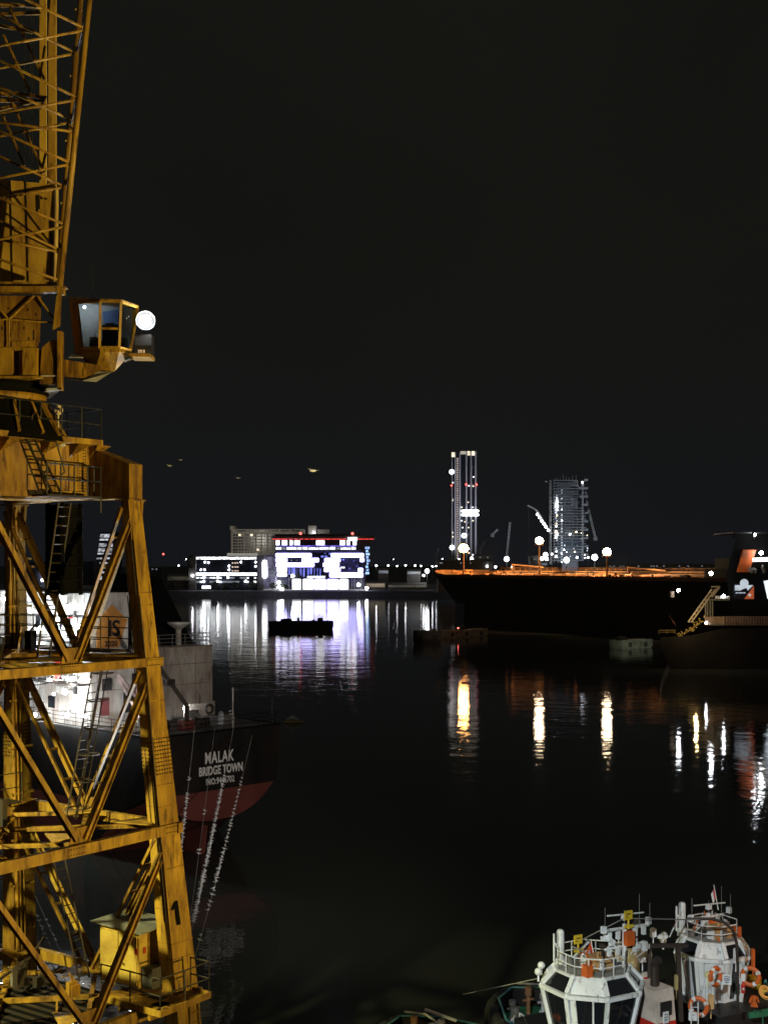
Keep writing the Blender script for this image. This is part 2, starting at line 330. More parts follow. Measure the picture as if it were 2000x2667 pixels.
for k in range(9):
    x = random.uniform(832, 860); y = random.choice((1440, 1447)); MB().pbox(x, y, x + random.uniform(2, 6), y + random.uniform(2, 5), YB - .4, .5).build('blue_panel', WB, o)
for x in (757, 771): MB().pbox(x, 1458, x + 4, 1461, YB - .45, .5).build('window', DIMW, o)
MB().pbox(888, 1476, 898, 1480, YB - .45, .5).build('window', W1, o)
for k in range(9): MB().pbox(951 + random.uniform(0, 4), 1424 + k * 8.2, 962 + random.uniform(-3, 3), 1430 + k * 8.2, YB - .8, .5).build('blue_panel', glow('blue_strip', (.35, .55, 1), 1.6, .6, (.5, .5, .5)) if k == 0 else bpy.data.materials['blue_strip'], o)
for x0, x1 in ((762, 784), (789, 817), (819, 849), (852, 882), (884, 907)):
    a = MB(); a.prism(pill(x0, 1508, x1, 1535.5, YB - .6, 3), (0, -1, 0), .5); a.build('lobby_window', LETV if random.random() < .6 else LET, o)
MB().pbox(800, 1500, 847, 1506, YB - .5, .5).build('window', W1, o)
for x, y in ((727, 1517), (762, 1500), (934, 1523), (727, 1529), (735, 1535), (955, 1532)): MB().ball(P(x, y, YB - 6), 1.25, 8, 6).build('lamp', FARL, o)
a = MB()
for x in (752, 760, 908, 915, 922, 940): a.pbox(x, 1506, x + 1.6, 1536, YB - .7, .6)
a.build('column', BGR, o)
MB().pbox(686, 1535, 956, 1537.5, YB - 5, 4).build('forecourt_glow', glow('pavement_glow', (.8, .8, .85), .5, .6, (.1, .1, .1)), o)  # pool of light on the pavement, put in as glow
# hotel behind
YH = 1090.0
HT = mat('hotel_render', (.42, .40, .36), .85, 0, .3)
light('hotel_floodlight', 'SPOT', (P(660, 1535, YH).x, YH - 75, 46), 60000, (1, .93, .80), P(700, 1405, YH), .5, 75, .6)
o = thing('hotel_block', 'pale long hotel block with a grid of dark windows behind the office block', 'building', P(690, 1535, YH))
MB().pbox(602, 1378, 794, 1536, YH, 22).build('body', [HT], o)
MB().pbox(599.5, 1369.5, 612, 1380, YH - 1, 24).build('parapet', HT, o)
MB().pbox(803, 1369, 824, 1396, YH + 2, 16).build('roof_tower', HT, o)
MB().pbox(824, 1379, 858, 1390, YH + 4, 8).build('roof_screen', HT, o)
for i in range(12):
    for j in range(7):
        x = 607.5 + i * 15.4 + (i % 2) * -1.2; y = 1391 + j * 7.6
        if y > 1440: continue
        lit = (i, j) in ((1, 0), (3, 0), (9, 0), (4, 5)) or (i, j) == (4, 5)
        MB().pbox(x, y, x + 6.0, y + 5.2, YH - .25, .4).build('window', WARM if lit else BDK, o)
        if not lit: MB().pbox(x + 7.0, y, x + 12.6, y + 5.2, YH - .25, .4).build('window', BDK, o)
a = MB()
for i in range(13): a.pbox(604.6 + i * 15.0, 1387, 606.4 + i * 15.0, 1446, YH - .9, .9)
a.build('pilaster', HT, o)
for i in range(6): MB().pbox(619 + i * 28, 1381, 641 + i * 28, 1384.2, YH - .3, .4).build('attic_window', BDK, o)
MB().ball(P(818, 1387, YH - 1), .9, 8, 6).build('lamp', FARL, o)
# leaning striped tower and blue lit office, seen through the crane
YT = 1400.0
o = thing('leaning_tower', 'tall leaning tower with white lit floor bands seen between the crane braces', 'building', P(270, 1535, YT))
a = MB(); f0 = [P(238, 1540, YT), P(296, 1540, YT), P(318, 1386, YT), P(262, 1386, YT)]; a.loft([f0, [p + V((0, 25, 0)) for p in f0]]); a.build('body', BDK, o)
for k in range(10):
    y = 1391 + k * 12.2; sh = (1540 - y) / 154 * 23
    a = MB(); a.prism([P(241 + sh, y, YT - .6), P(240 + sh - 1, y + (9 if k in (0, 2, 3, 9) else 4.5), YT - .6), P(275 + sh, y + (9 if k in (0, 2, 3, 9) else 4.5), YT - .6), P(277 + sh, y, YT - .6)], (0, -1, 0), .5)
    a.build('floor_band', glow('floor_band_light', (.9, .92, 1), .75, .8, (.3, .3, .3)) if k == 0 else bpy.data.materials['floor_band_light'], o)
o = thing('glass_office', 'dark office with pale and blue lit window bands seen through the crane', 'building', P(150, 1535, 1200))
MB().pbox(70, 1462, 245, 1545, 1200, 25).build('body', BDK, o)
for x0, x1, y0, y1, mm in ((101, 111, 1474, 1478, W1), (125, 152, 1474, 1478, W1), (134, 152, 1487, 1492, DIMW), (138, 152, 1498, 1504, DIMW), (141, 152, 1508, 1513, DIMW), (168, 184, 1487, 1493, WB), (168, 184, 1498, 1503, WB), (171, 187, 1503, 1506, W1), (190, 195, 1480, 1493, WB), (192, 199, 1497, 1513, WB), (176, 180, 1474, 1482, WB), (166, 197, 1518, 1530, LET)):
    MB().pbox(x0, y0, x1, y1, 1199.4, .5).build('window', mm, o)
for x, y in ((145, 1458), (112, 1499), (112, 1511), (120, 1511), (186, 1454)): MB().ball(P(x, y, 1198), 1.4, 8, 6).build('lamp', FARL, o)
# finished tower
Y1 = 1300.0
RIB = mat('tower_rib_cladding', (.5, .5, .55), .6)
light('tower_floodlight', 'SPOT', (P(1206, 1480, Y1).x - 25, Y1 - 95, 40), 190000, (.86, .88, 1), P(1208, 1310, Y1), .5, 62, .7)
o = thing('residential_tower', 'slender finished tower with pale vertical ribs and two bright bars near mid height', 'building', P(1208, 1490, Y1))
MB().pbox(1177, 1178, 1241, 1490, Y1, 26).build('body', BDK, o)
for x0, x1, y0 in ((1176, 1177.6, 1179), (1184, 1187.5, 1179), (1195.5, 1199.5, 1179), (1212.5, 1216.5, 1176), (1225, 1228.5, 1176), (1236.5, 1241, 1175)): MB().pbox(x0, y0, x1, 1490, Y1 - 1.6, 1.8).build('rib', RIB, o)
a = MB()
for k in range(44): a.pbox(1189.4, 1193 + k * 6, 1193, 1196.4 + k * 6, Y1 - .7, .6)
a.build('stair_window', glow('stair_window_light', (1, .82, .75), .62, .4), o)
MB().pbox(1176, 1178, 1184, 1190, Y1 - 2, 1).build('crown_light', WARM, o); MB().pbox(1199, 1175, 1213, 1183, Y1 - 2, 1).build('crown_light', glow('crown_dim', (1, .92, .75), .45), o)
for x0, x1 in ((1217, 1224), (1228, 1236)): MB().pbox(x0, 1175, x1, 1186, Y1 - 2, 1).build('crown_light', WARM, o)
for y in (1328, 1338): 
    a = MB(); a.prism(pill(1200.5, y, 1247, y + 6, Y1 - 2.4, 2.8), (0, -1, 0), 1.2); a.build('light_bar', LET, o)
for x, y, r in ((1174, 1229, 5), (1206, 1395, 5), (1175, 1426, 5)):
    a = MB(); a.torus(P(x + 2, y, Y1 - 2.5), 1.7, .8, (0, 1, 0), 14, 6); a.build('light_ring', LET, o)
for x, y in ((1229, 1217), (1233, 1242), (1230, 1262), (1221, 1265), (1232, 1266), (1179, 1257), (1178, 1303), (1180, 1299), (1219, 1308), (1231, 1321), (1202, 1321), (1202, 1356), (1211, 1359), (1219, 1361), (1231, 1356), (1204, 1374), (1220, 1374), (1219, 1392), (1178, 1387), (1179, 1398), (1221, 1430), (1221, 1440), (1231, 1445)):
    MB().pbox(x - 2.2, y - 1.6, x + 2.2, y + 1.8, Y1 - .8, .6).build('window', random.choice((WARM, W1, DIMW)), o)
for x, y in ((1175.5, 1264.5), (1213.5, 1261.5), (1241, 1262)): MB().ball(P(x, y, Y1 - 3), .9, 8, 6).build('beacon', REDL, o)
# tower under construction
o = thing('unfinished_tower', 'concrete tower under construction with open floors and rows of work lights', 'building', P(1490, 1490, 1320))
Y2 = 1320.0; FL = glow('floor_edge_glow', (.42, .50, .60), .085);  # work light on the slab edges is put in as glow
MB().pbox(1463, 1250, 1505, 1490, Y2 + 9, 14).build('core', mat('raw_concrete', (.2, .2, .22), .9), o)
a = MB()
for k in range(30):
    y = 1250 + k * 7.2; r = (1503 if k < 10 else 1521) + random.uniform(-3, 5)
    if k % 3 == 0: a.pbox(random.uniform(1505, 1522), y - 3, 1531, y + 2.5, Y2 + 4, 6)
    a.pbox(1441, y, r, y + 1.6, Y2, 24)
    for x in (1442, 1452, 1461, 1472, 1482, 1492, 1502): a.pbox(x, y, x + .9, y + 7.2, Y2 + .8, 1.2)
for x in (1442, 1449, 1458, 1466, 1473, 1481, 1490, 1499): a.pbox(x, 1236 + random.uniform(0, 8), x + 1, 1251, Y2 + 2, 1)
a.build('floor_slab', mat('slab_concrete', (.26, .27, .30), .9), o)
for k in range(30):
    y = 1252 + k * 7.2
    if random.random() < .62 + .3 * (k > 8): MB().pbox(1442 + random.uniform(0, 18), y + 1.5, 1485 + random.uniform(0, 15), y + 3.4, Y2 - .5, .5).build('floor_glow', FL, o)
    if 4 < k and random.random() < .72: MB().ball(P(1449 + random.uniform(-2, 2), y + 3.5, Y2 - 1), random.uniform(.45, 1.25), 8, 6).build('work_light', random.choice((FARL, FARL, FARD, FARW)), o)
    if k > 2 and random.random() < .75: MB().ball(P(1462.5, y + 3, Y2 - 1), random.uniform(.35, .75), 8, 6).build('work_light', random.choice((FARL, FARD, FARD)), o)
for k in range(16): MB().ball(P(random.uniform(1470, 1532), random.uniform(1380, 1455), Y2 - 2), random.uniform(.3, .8), 8, 6).build('work_light', random.choice((FARL, FARD, FARW)), o)
MB().pbox(1488, 1296, 1503, 1320, Y2 - 1, 1).build('lit_wall_glow', glow('wall_worklight_glow', (.45, .52, .66), .28, .8, (.15, .15, .1)), o)  # work light on this wall is put into its material
for k in range(14): MB().pbox(random.uniform(1445, 1490), 1404 + k * 4, random.uniform(1500, 1528), 1405.4 + k * 4, Y2 - .8, .5).build('floor_glow', glow('floor_blue_glow', (.25, .42, .75), .16, .7) if k == 0 else bpy.data.materials['floor_blue_glow'], o)  # blue worklit floors, likewise put in as glow
MB().pbox(1487.5, 1400, 1491, 1455, Y2 - 1.5, 1).build('hoist_mast', FL, o)  # mast given the slab glow in place of light falling on it
def lattice_boom(mb, a, b, wd, n, r=.12):
    a, b = V(a), V(b); d = (b - a).normalized(); k = d.cross(V((0, 1, 0))).normalized() * wd / 2; j = V((0, wd / 2, 0))
    cs = [(a + s1 * k + s2 * j, b + s1 * k + s2 * j) for s1, s2 in ((-1, -1), (1, -1), (1, 1), (-1, 1))]
    for p, q in cs: mb.tube(p, q, r, 5)
    for i in range(n):
        for c in range(4):
            p0, q0 = cs[c]; p1, q1 = cs[(c + 1) % 4]; mb.tube(p0.lerp(q0, i / n), p1.lerp(q1, (i + 1) / n), r * .6, 4)
PALE = mat('pale_crane_steel', (.5, .5, .5), .6); 
DIMS = PALE
light('site_floodlight', 'SPOT', (P(1460, 1450, Y2).x, Y2 - 110, 14), 320000, (.80, .90, 1), P(1470, 1350, Y2), .5, 70, .6)
o = thing('hoist_crane', 'tower crane with a string of white lamps along its raised jib', 'crane', P(1433, 1490, Y2))
a = MB(); lattice_boom(a, P(1433, 1470, Y2), P(1433, 1250, Y2), 1.6, 26); a.build('mast', PALE, o)
a = MB(); lattice_boom(a, P(1436, 1392, Y2), P(1396, 1328, Y2), 1.2, 12); lattice_boom(a, P(1396, 1328, Y2), P(1373, 1316, Y2), .9, 5); a.build('jib', DIMS, o)
for x, y in ((1398.5, 1339.5), (1404, 1348), (1409.5, 1356.5), (1415.5, 1364.5), (1421, 1372.5), (1427, 1381)): MB().ball(P(x, y, Y2 - 1), 1.05, 10, 7).build('lamp', FARL, o)
MB().pbox(1420, 1253, 1424, 1256, Y2, 1).build('cab', DIMS, o)
MB().tube(P(1376, 1318, Y2), P(1377, 1440, Y2), .12, 5).build('hoist_rope', DKS, o)
o = thing('site_hoist', 'pale vertical builders hoist mast fixed to the right of the unfinished tower', 'hoist', P(1517, 1490, Y2))
a = MB(); lattice_boom(a, P(1516.5, 1460, Y2 - 2), P(1516.5, 1262, Y2 - 2), 1.2, 20); a.build('mast', DIMS, o)
MB().ball(P(1516, 1256, Y2 - 2), .9, 8, 6).build('lamp', FARL, o); MB().pbox(1514, 1260, 1520, 1266, Y2 - 2, 2).build('cage', DIMS, o)
for lab, pts in (('thin dim crane boom leaning beside the unfinished tower right side', ((1550, 1401), (1530, 1320), (1524, 1280))), ('distant dark crawler crane boom standing between the two towers', ((1317, 1457), (1321, 1430), (1328, 1360))), ('short bent dim crane boom right beside the finished tower', ((1250, 1448), (1253, 1430), (1262, 1408))), ('small dim crane boom slanting above the quay sheds', ((1282, 1392), (1296, 1379))), ('low faint crane boom left of the finished tower', ((1134, 1480), (1137, 1445), (1142, 1428)))):
    o = thing('crane_boom', lab, 'crane', P(*pts[0], 1340), 'crane booms on the far construction site')
    a = MB()
    for p, q in zip(pts, pts[1:]): lattice_boom(a, P(*p, 1340), P(*q, 1340), 1.5, 8, .16)
    a.build('boom', DIMS, o)
    MB().pbox(pts[0][0] - 4, pts[0][1] - 2, pts[0][0] + 5, pts[0][1] + 7, 1339, 4).build('machine_house', BGR, o)
# low sheds and lit walls on the far shore
SHED = mat('shed_cladding', (.22, .21, .20), .8, 0, .4)
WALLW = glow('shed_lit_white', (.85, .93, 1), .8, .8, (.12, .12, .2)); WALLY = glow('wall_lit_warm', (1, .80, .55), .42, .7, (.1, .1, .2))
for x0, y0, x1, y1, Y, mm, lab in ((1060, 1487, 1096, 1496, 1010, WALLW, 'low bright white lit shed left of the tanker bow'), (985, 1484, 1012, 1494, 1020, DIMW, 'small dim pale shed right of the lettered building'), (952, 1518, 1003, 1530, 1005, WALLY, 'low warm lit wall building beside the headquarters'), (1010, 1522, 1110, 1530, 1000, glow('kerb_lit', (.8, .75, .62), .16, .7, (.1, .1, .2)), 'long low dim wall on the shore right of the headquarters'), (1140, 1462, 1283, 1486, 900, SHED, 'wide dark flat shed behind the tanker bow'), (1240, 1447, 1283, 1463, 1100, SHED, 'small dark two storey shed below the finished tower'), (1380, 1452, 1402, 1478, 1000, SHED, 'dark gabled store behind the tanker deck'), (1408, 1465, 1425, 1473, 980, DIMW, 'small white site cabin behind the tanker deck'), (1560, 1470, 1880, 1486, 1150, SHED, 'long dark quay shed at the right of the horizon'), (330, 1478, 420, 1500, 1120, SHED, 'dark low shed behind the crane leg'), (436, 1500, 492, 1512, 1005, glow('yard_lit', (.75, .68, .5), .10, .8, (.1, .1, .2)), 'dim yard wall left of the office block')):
    o = thing('quay_shed', lab, 'shed', P((x0 + x1) / 2, y1, Y)); yb = HOR + (CZ - 4.4) * F / Y; MB().pbox(x0, y0, x1, max(yb, y1), Y, 12).build('wall', SHED, o)
    if mm is not SHED: MB().pbox(x0 + 1, y0 + 2, x1 - 1, y1 - 1, Y - .35, .4).build('lit_front_glow', mm, o)  # one glowing strip carries the light on each wall front
    a = MB(); p0, p1 = P(x0 - 1, y0, Y - .6), P(x1 + 1, y0, Y - .6); hh = .12 * 12
    a.loft([[p0, p0 + V((0, 6.5, hh)), p0 + V((0, 13.2, 0))], [p1, p1 + V((0, 6.5, hh)), p1 + V((0, 13.2, 0))]]); a.build('roof', SHED, o)
    if mm is SHED:
        for k in range(max(2, int((x1 - x0) / 18))): xx = random.uniform(x0 + 2, x1 - 4); MB().pbox(xx, y0 + 3, xx + 3, y0 + 6, Y - .3, .4).build('window', DIMW, o)
# small lit huts and parked plant along the shore
for k in range(34):
    x = random.choice((random.uniform(1130, 1440), random.uniform(1540, 1860), random.uniform(975, 1125), random.uniform(330, 490))); Y = random.uniform(1010, 1250); y = HOR + (CZ - 4.4) * F / Y
    o = thing('shore_hut', 'small dark hut with a dim lit window on the far shore' , 'hut', P(x, y, Y), 'small huts along the far shore'); w_ = random.uniform(4, 11); h_ = random.uniform(3, 9)
    MB().pbox(x, y - h_, x + w_, y + 1, Y, 5).build('wall', SHED, o); MB().pbox(x - .5, y - h_ - 1, x + w_ + .5, y - h_, Y - .5, 6).build('roof', BGR, o)
    MB().pbox(x + w_ * .3, y - h_ * .7, x + w_ * .3 + random.uniform(1.2, 3), y - h_ * .3, Y - .2, .3).build('window', random.choice((WARM, DIMW, W1, PINK)), o)
# distant street lamps
lt = thing('street_lamp', 'small white street lamp far along the shore', 'street lamp', (0, 0, 0), 'street lamps along the far shore')
MB().tube((0, 0, -9), (0, 0, 0), .14, 6).build('pole', MID, lt); MB().ball((0, 0, .3), .62, 8, 6).build('lamp_head', FARL, lt)
first = True
for x, y, Y, s in [(466, 1474, 1300, .9), (485, 1457, 1500, .7), (417, 1477, 1300, .9), (980, 1474, 1250, 1.3), (1011, 1474, 1250, 1.2), (1034, 1475, 1250, .9), (1056, 1474, 1250, 1.2), (1081, 1474, 1250, 1.2), (1096, 1475, 1250, 1), (1025, 1457, 1700, .5), (1112, 1490, 1000, 2.6), (1103, 1500, 1000, 1.3), (1126, 1476, 1200, 1.2), (1136, 1475, 1200, .9), (1228, 1457, 1000, 2), (1152, 1458, 1000, .9), (1195, 1459, 1000, 1.4), (1319, 1459, 1000, 3), (1335, 1479, 950, 1.8), (1420, 1448, 1000, 2.8), (1423, 1458, 1000, 2.0), (1411, 1457, 1000, 2.2), (1475, 1462, 1000, 3.4), (1548, 1455, 1000, 3.6), (1290, 1478, 900, 1.1), (1268, 1476, 900, 1.1), (1437, 1444, 1000, 1), (1468, 1433, 1200, 1), (1502, 1453, 1100, 1.3), (1531, 1453, 1100, 1.2), (870, 1478, 1300, .7)]:
    p = P(x, y, Y); o = lt if first else dup(lt, p)
    o.location = p; o.scale = (s, s, s); first = False
o = thing('red_beacon_mast', 'thin mast with a red beacon left of the office block', 'mast', P(426, 1500, 1250))
MB().tube(P(426, 1490, 1250), P(426, 1443, 1250), .16, 6).build('pole', MID, o); MB().ball(P(426, 1443, 1250), .95, 8, 6).build('beacon', REDL, o)
# trees along the shore
def tree(px, py, Y, h, wd, lab):
    base = P(px, py, Y); base.z = 4.5; o = thing('shore_tree', lab, 'tree', base, 'trees in front of the office block')
    a = MB(); a.tube(base, base + V((0, 0, h * .5)), .25, 6, .12)
    for k in range(4): t = random.uniform(0, 6.28); a.tube(base + V((0, 0, h * .4)), base + V((math.cos(t) * wd * .3, math.sin(t) * wd * .3, h * .75)), .1, 5, .04)
    a.build('trunk', BARK, o)
    a = MB()
    for k in range(420):
        t = random.uniform(0, 6.28); rr = random.random() ** .45; z = random.uniform(-1, 1); q = math.sqrt(max(0, 1 - z * z)) * rr * (1 + .25 * math.sin(3 * t))
        c = base + V((math.cos(t) * q * wd / 2, math.sin(t) * q * wd / 2, h * .62 + z * h * .38)); e = V((random.uniform(-1, 1), random.uniform(-1, 1), random.uniform(-1, 1))).normalized() * .35; f = e.cross(V((random.uniform(-1, 1), 1, random.uniform(-1, 1)))).normalized() * .28
        a.quad(c - e, c + f, c + e, c - f)
    a.build('crown', LEAF, o)
for i, (x, wd) in enumerate(((561, 6.5), (611, 6), (657, 7), (711, 6), (586, 4.5), (455, 8), (742, 5))):
    tree(x, 1535, YB - 5, (6.5, 6, 6.5, 5.5, 4, 6, 4.5)[i], wd, ('round dark tree right of the lit entrance of the office block', 'round dark tree before the middle of the office block', 'broad dark tree at the right end of the office block', 'dark bush shaped tree below the pill shaped light', 'small dark tree between two larger trees before the office block', 'wide dark tree left of the office block', 'small dark tree before the headquarters left corner')[i])
# ------------------------------------------------------------------ tanker on the right
TB = V((14.5, 520, 0)); TD = V((.575, -.818, 0)); TN = V((.818, .575, 0)); TL = 158.0; DZ = 18.7; TW = 30.0
def T(s, l, z): return TB + TD * s + TN * l + V((0, 0, z))
o = thing('tanker', 'long black tanker with an orange lit deck lying across the harbour', 'ship', T(0, 0, 0))
deck = [(0, 12), (2, 6), (7, 2), (15, 0), (TL, 0), (TL, TW), (15, TW), (7, TW - 2), (2, TW - 6), (0, TW - 12)]
wl = [(9, 13.5), (11, 9), (17, 4), (27, 0.4), (TL, .4), (TL, TW - .4), (27, TW - .4), (17, TW - 4), (11, TW - 9), (9, TW - 13.5)]
def sheer(s): return 2.0 * max(0, 1 - s / 22) ** 1.5
a = MB(); a.loft([[T(s, l, -1.5) for s, l in wl], [T(s + .5, l, 9) for s, l in wl], [T(s, l, DZ + sheer(s)) for s, l in deck]]); a.build('hull', HUL, o)
a = MB(); a.loft([[T(s * .996 + .3, l * .98 + .3, DZ + .02 + sheer(s)) for s, l in deck], [T(s * .996 + .3, l * .98 + .3, DZ + .06 + sheer(s)) for s, l in deck]]); a.build('deck', mat('deck_lit_oxide', (.72, .40, .18), .7, 0, .8, (.12, .05, .02), .16), o)  # deck paint brightened to carry the orange lamplight
a = MB()
for p, q in zip(deck[:5], deck[1:5]): a.bar(T(*p, DZ + .55 + sheer(p[0])), T(*q, DZ + .55 + sheer(q[0])), .25, 1.2)
p, q = deck[0], deck[-1]; a.bar(T(*p, DZ + 2.5), T(*q, DZ + 2.5), .25, 1.1)
a.build('bulwark', ORD, o)
for l, z, r in ((11.5, 1.5, .35), (13, 1.5, .30), (14.5, 1.8, .42), (16, 1.5, .3), (18, 2.6, .25)):
    a = MB(); a.tube(T(24, l, DZ + z), T(TL - 18, l, DZ + z), r, 8)
    for k in range(18): a.box(T(26 + k * 6.4, l, DZ + z / 2), (.3, .5, z), TD)
    a.build('pipeline', ORD, o)
a = MB(); a.rail([T(26, 19.5, DZ + 3.0), T(TL - 16, 19.5, DZ + 3.0)], 1.0, .07, 3.0)
a.bar(T(26, 20.3, DZ + 2.9), T(TL - 16, 20.3, DZ + 2.9), 1.6, .15); a.build('catwalk', ORD, o)
for k in range(84):
    s = random.uniform(16, TL - 16); l = random.uniform(1.5, 26); h = random.choice((.8, 1.1, 1.4, 1.9)); a = MB()
    if k % 3 == 0: a.lathe(T(s, l, DZ), [(.25, 0), (.25, h), (.6, h + .05), (.5, h + .5), (.05, h + .6)], 8)
    elif k % 3 == 1: a.box(T(s, l, DZ + h / 2), (random.uniform(1, 3.2), random.uniform(.8, 1.8), h), TD); a.box(T(s, l, DZ + h + .06), (1.0, .5, .12), TD)
    else: a.tube(T(s, l, DZ), T(s, l, DZ + h + .8), .2, 6); a.tube(T(s, l, DZ + h + .7), T(s + 2.4, l + .5, DZ + h + .7), .2, 6); a.tube(T(s + 2.4, l + .5, DZ + h + .7), T(s + 2.4, l + .5, DZ), .2, 6)
    a.build(('vent_post', 'hatch', 'pipe_bend')[k % 3], ORD if k % 4 else DKS, o)
for s in (66, 74, 82):
    a = MB(); a.tube(T(s, 1.5, DZ + 1.6), T(s, 26, DZ + 1.6), .3, 8)
    for l in (2, 8, 24): a.tube(T(s, l, DZ), T(s, l, DZ + 1.8), .25, 6)
    a.build('manifold_pipe', ORD, o)
for s in (5, 9):
    a = MB(); a.lathe(T(s, 15, DZ + sheer(s)), [(.9, 0), (.9, .3), (.4, .4), (.4, 1.2), (.9, 1.3), (.9, 1.5)], 10); a.tube(T(s, 12, DZ + 1 + sheer(s)), T(s, 18, DZ + 1 + sheer(s)), .6, 8); a.build('windlass', ORD, o)
a = MB(); a.box(T(17, 15, DZ + 1.4), (5, 8, 2.8), TD); a.box(T(17, 15, DZ + 3.0), (5.6, 9, .3), TD); a.build('forecastle_house', ORD, o)
a = MB(); a.tube(T(40, 14, DZ), T(40, 14, DZ + 5.5), .5, 8); a.tube(T(40, 14, DZ + 5.2), T(58, 13, DZ + 4.2), .32, 6); a.build('deck_crane', ORD, o)
a = MB(); a.tube(T(100, 14, DZ), T(100, 14, DZ + 4.5), .5, 8); a.tube(T(100, 14, DZ + 4.2), T(118, 13, DZ + 3.2), .32, 6); a.build('deck_crane', ORD, o)
a = MB(); a.box(T(TL - 8, 15, DZ + 2), (14, 24, 4), TD); a.box(T(TL - 7, 15, DZ + 5.6), (11, 20, 3.2), TD); a.build('aft_house', BLK, o)
for px, py, Y, rr, mm in ((1207, 1428, 503, 1.75, SODL), (1404, 1408, 470, 1.35, WARML), (1580, 1437, 436, 1.35, WARML)):
    c = P(px, py, Y); base = V((c.x, c.y, DZ)); a = MB(); a.tube(base, c, .42, 8, .28); a.box(c + V((0, .1, -1.5)), (3.0, 1.0, .2)); a.build('lamp_mast', ORD, o)
    for sg in (-1, 1): light('mast_floodlight', 'SPOT', c + TD * 1.5 * sg + V((0, 0, -2.2)), 42000 if mm is SODL else 38000, (1, .56, .22) if mm is SODL else (1, .70, .36), c + TD * 20 * sg + TN * 6 + V((0, 0, -13)), .3, 105, .5)
    for k in range(8):  # lamp ring made oversize to carry the glare
        d = V((math.cos(k * math.pi / 4) * rr, .5 * math.sin(k * math.pi / 2), math.sin(k * math.pi / 4) * rr * .85))
        MB().ball(c + d * .72, rr * .36, 8, 6).build('floodlight', mm, o)
# ------------------------------------------------------------------ barge and pontoons
def pontoon(name, lab, x0, x1, ytop, ywl, turn, dep, mm, tyres=0, clutter=0):
    p0 = PZ(x0, ywl, 0); p1 = p0 + V(((x1 - x0) * p0.y / F, turn, 0)); ex = (p1 - p0).normalized(); ey = V((-ex.y, ex.x, 0)); L = (p1 - p0).length
    h = (ywl - ytop) * p0.y / F; o = thing(name, lab, 'barge' if name == 'barge' else 'pontoon', p0)
    Q = lambda s, l, z: p0 + ex * s + ey * l + V((0, 0, z))
    a = MB(); a.loft([[Q(.6, .4, -1), Q(L - .6, .4, -1), Q(L - .6, dep - .4, -1), Q(.6, dep - .4, -1)], [Q(0, 0, h * .35), Q(L, 0, h * .35), Q(L, dep, h * .35), Q(0, dep, h * .35)], [Q(0, 0, h), Q(L, 0, h), Q(L, dep, h), Q(0, dep, h)]]); a.build('hull', mm, o)
    a = MB(); a.bar(Q(0, -.12, h * .8), Q(L, -.12, h * .8), .2, .25); a.bar(Q(0, .15, h + .08), Q(L, .15, h + .08), .3, .14); a.build('rubbing_strake', mm, o)
    for i in range(4): a = MB(); a.lathe(Q(L * (.1 + .27 * i), .5, h), [(.12, 0), (.12, .4), (.24, .42), (.24, .5)], 8); a.build('bollard', DKS, o)
    for i in range(tyres): MB().torus(Q(L * (i + .5) / tyres, -.25, h * .5), .5, .2, ey, 12, 6).build('tyre_fender', RUB, o)
    for i in range(clutter):
        s = random.uniform(.1, .9) * L; a = MB(); hh = random.uniform(.4, 1.3); a.box(Q(s, dep / 2, h + hh / 2), (random.uniform(.8, 3), 1.5, hh), ex); a.box(Q(s, dep / 2, h + hh + .05), (.7, .9, .1), ex); a.build('deck_box', DKS, o)
    return o, Q, h
pontoon('barge', 'low black flat barge floating before the lettered building reflection', 700, 868, 1619, 1640, 2.5, 7, BLK, 8, 5)
PON = mat('pontoon_concrete', (.34, .26, .19), .8, 0, .8, (.07, .05, .04), .8)
o, Q, h = pontoon('pontoon', 'brownish mooring pontoon below the tanker bow with a tiny red light', 1157, 1280, 1644, 1663, 16, 5, PON, 3, 2)
c = P(1193, 1636, Q(4, 1, 0).y); a = MB(); a.tube(V((c.x, c.y, h)), c, .06, 6); a.build('light_pole', DKS, o); MB().ball(c, .16, 8, 6).build('beacon', glow('beacon_red_strong', (1, .16, .12), 14), o)
pontoon('pontoon', 'low black dolphin platform left of the brownish pontoon', 1075, 1150, 1644, 1676, 0, 5, BLK, 2, 1)
pontoon('pontoon', 'grey green mooring pontoon with a pale stripe at the right', 1619, 1712, 1669, 1691, 7, 5, mat('pontoon_green_grey', (.36, .37, .29), .8, 0, .7, (.1, .1, .07), .8), 2, 2)
light('pontoon_light', 'SPOT', (70, 290, 22), 60000, (.86, .95, .78), PZ(1660, 1691, 0), .4, 12, .8)
light('pontoon_light', 'SPOT', (0, 300, 26), 42000, (1, .70, .45), PZ(1210, 1663, 0), .4, 14, .8)
# ------------------------------------------------------------------ dark work vessel at the right edge
YV = 300.0
o = thing('work_vessel', 'dark work vessel with an orange panel and lit billboard at the right edge', 'ship', PZ(1850, 1742, 0))
p = lambda x, y, d=0: P(x, y, YV + d)
hl = [(1722, 1690), (1745, 1745), (2300, 1745), (2300, 1637), (1880, 1637), (1800, 1655), (1718, 1660)]
a = MB(); a.loft([[p(x, y, 16) for x, y in hl], [p(x, y, 0) for x, y in hl]]); a.build('hull', HUL, o)
hs = [(1912, 1636), (2300, 1636), (2300, 1386), (1908, 1386), (1905, 1402), (1915, 1402), (1890, 1500)]
a = MB(); a.loft([[p(x, y, 4) for x, y in hs], [p(x, y, 18) for x, y in hs]]); a.build('superstructure', DEEP, o)
a = MB(); a.prism([p(1932, 1432, 3.9), p(1967, 1432, 3.9), p(1957, 1463, 3.9), p(1950, 1490, 3.9), p(1917, 1490, 3.9)], (0, -1, 0), .5); a.build('side_panel', ORG, o)
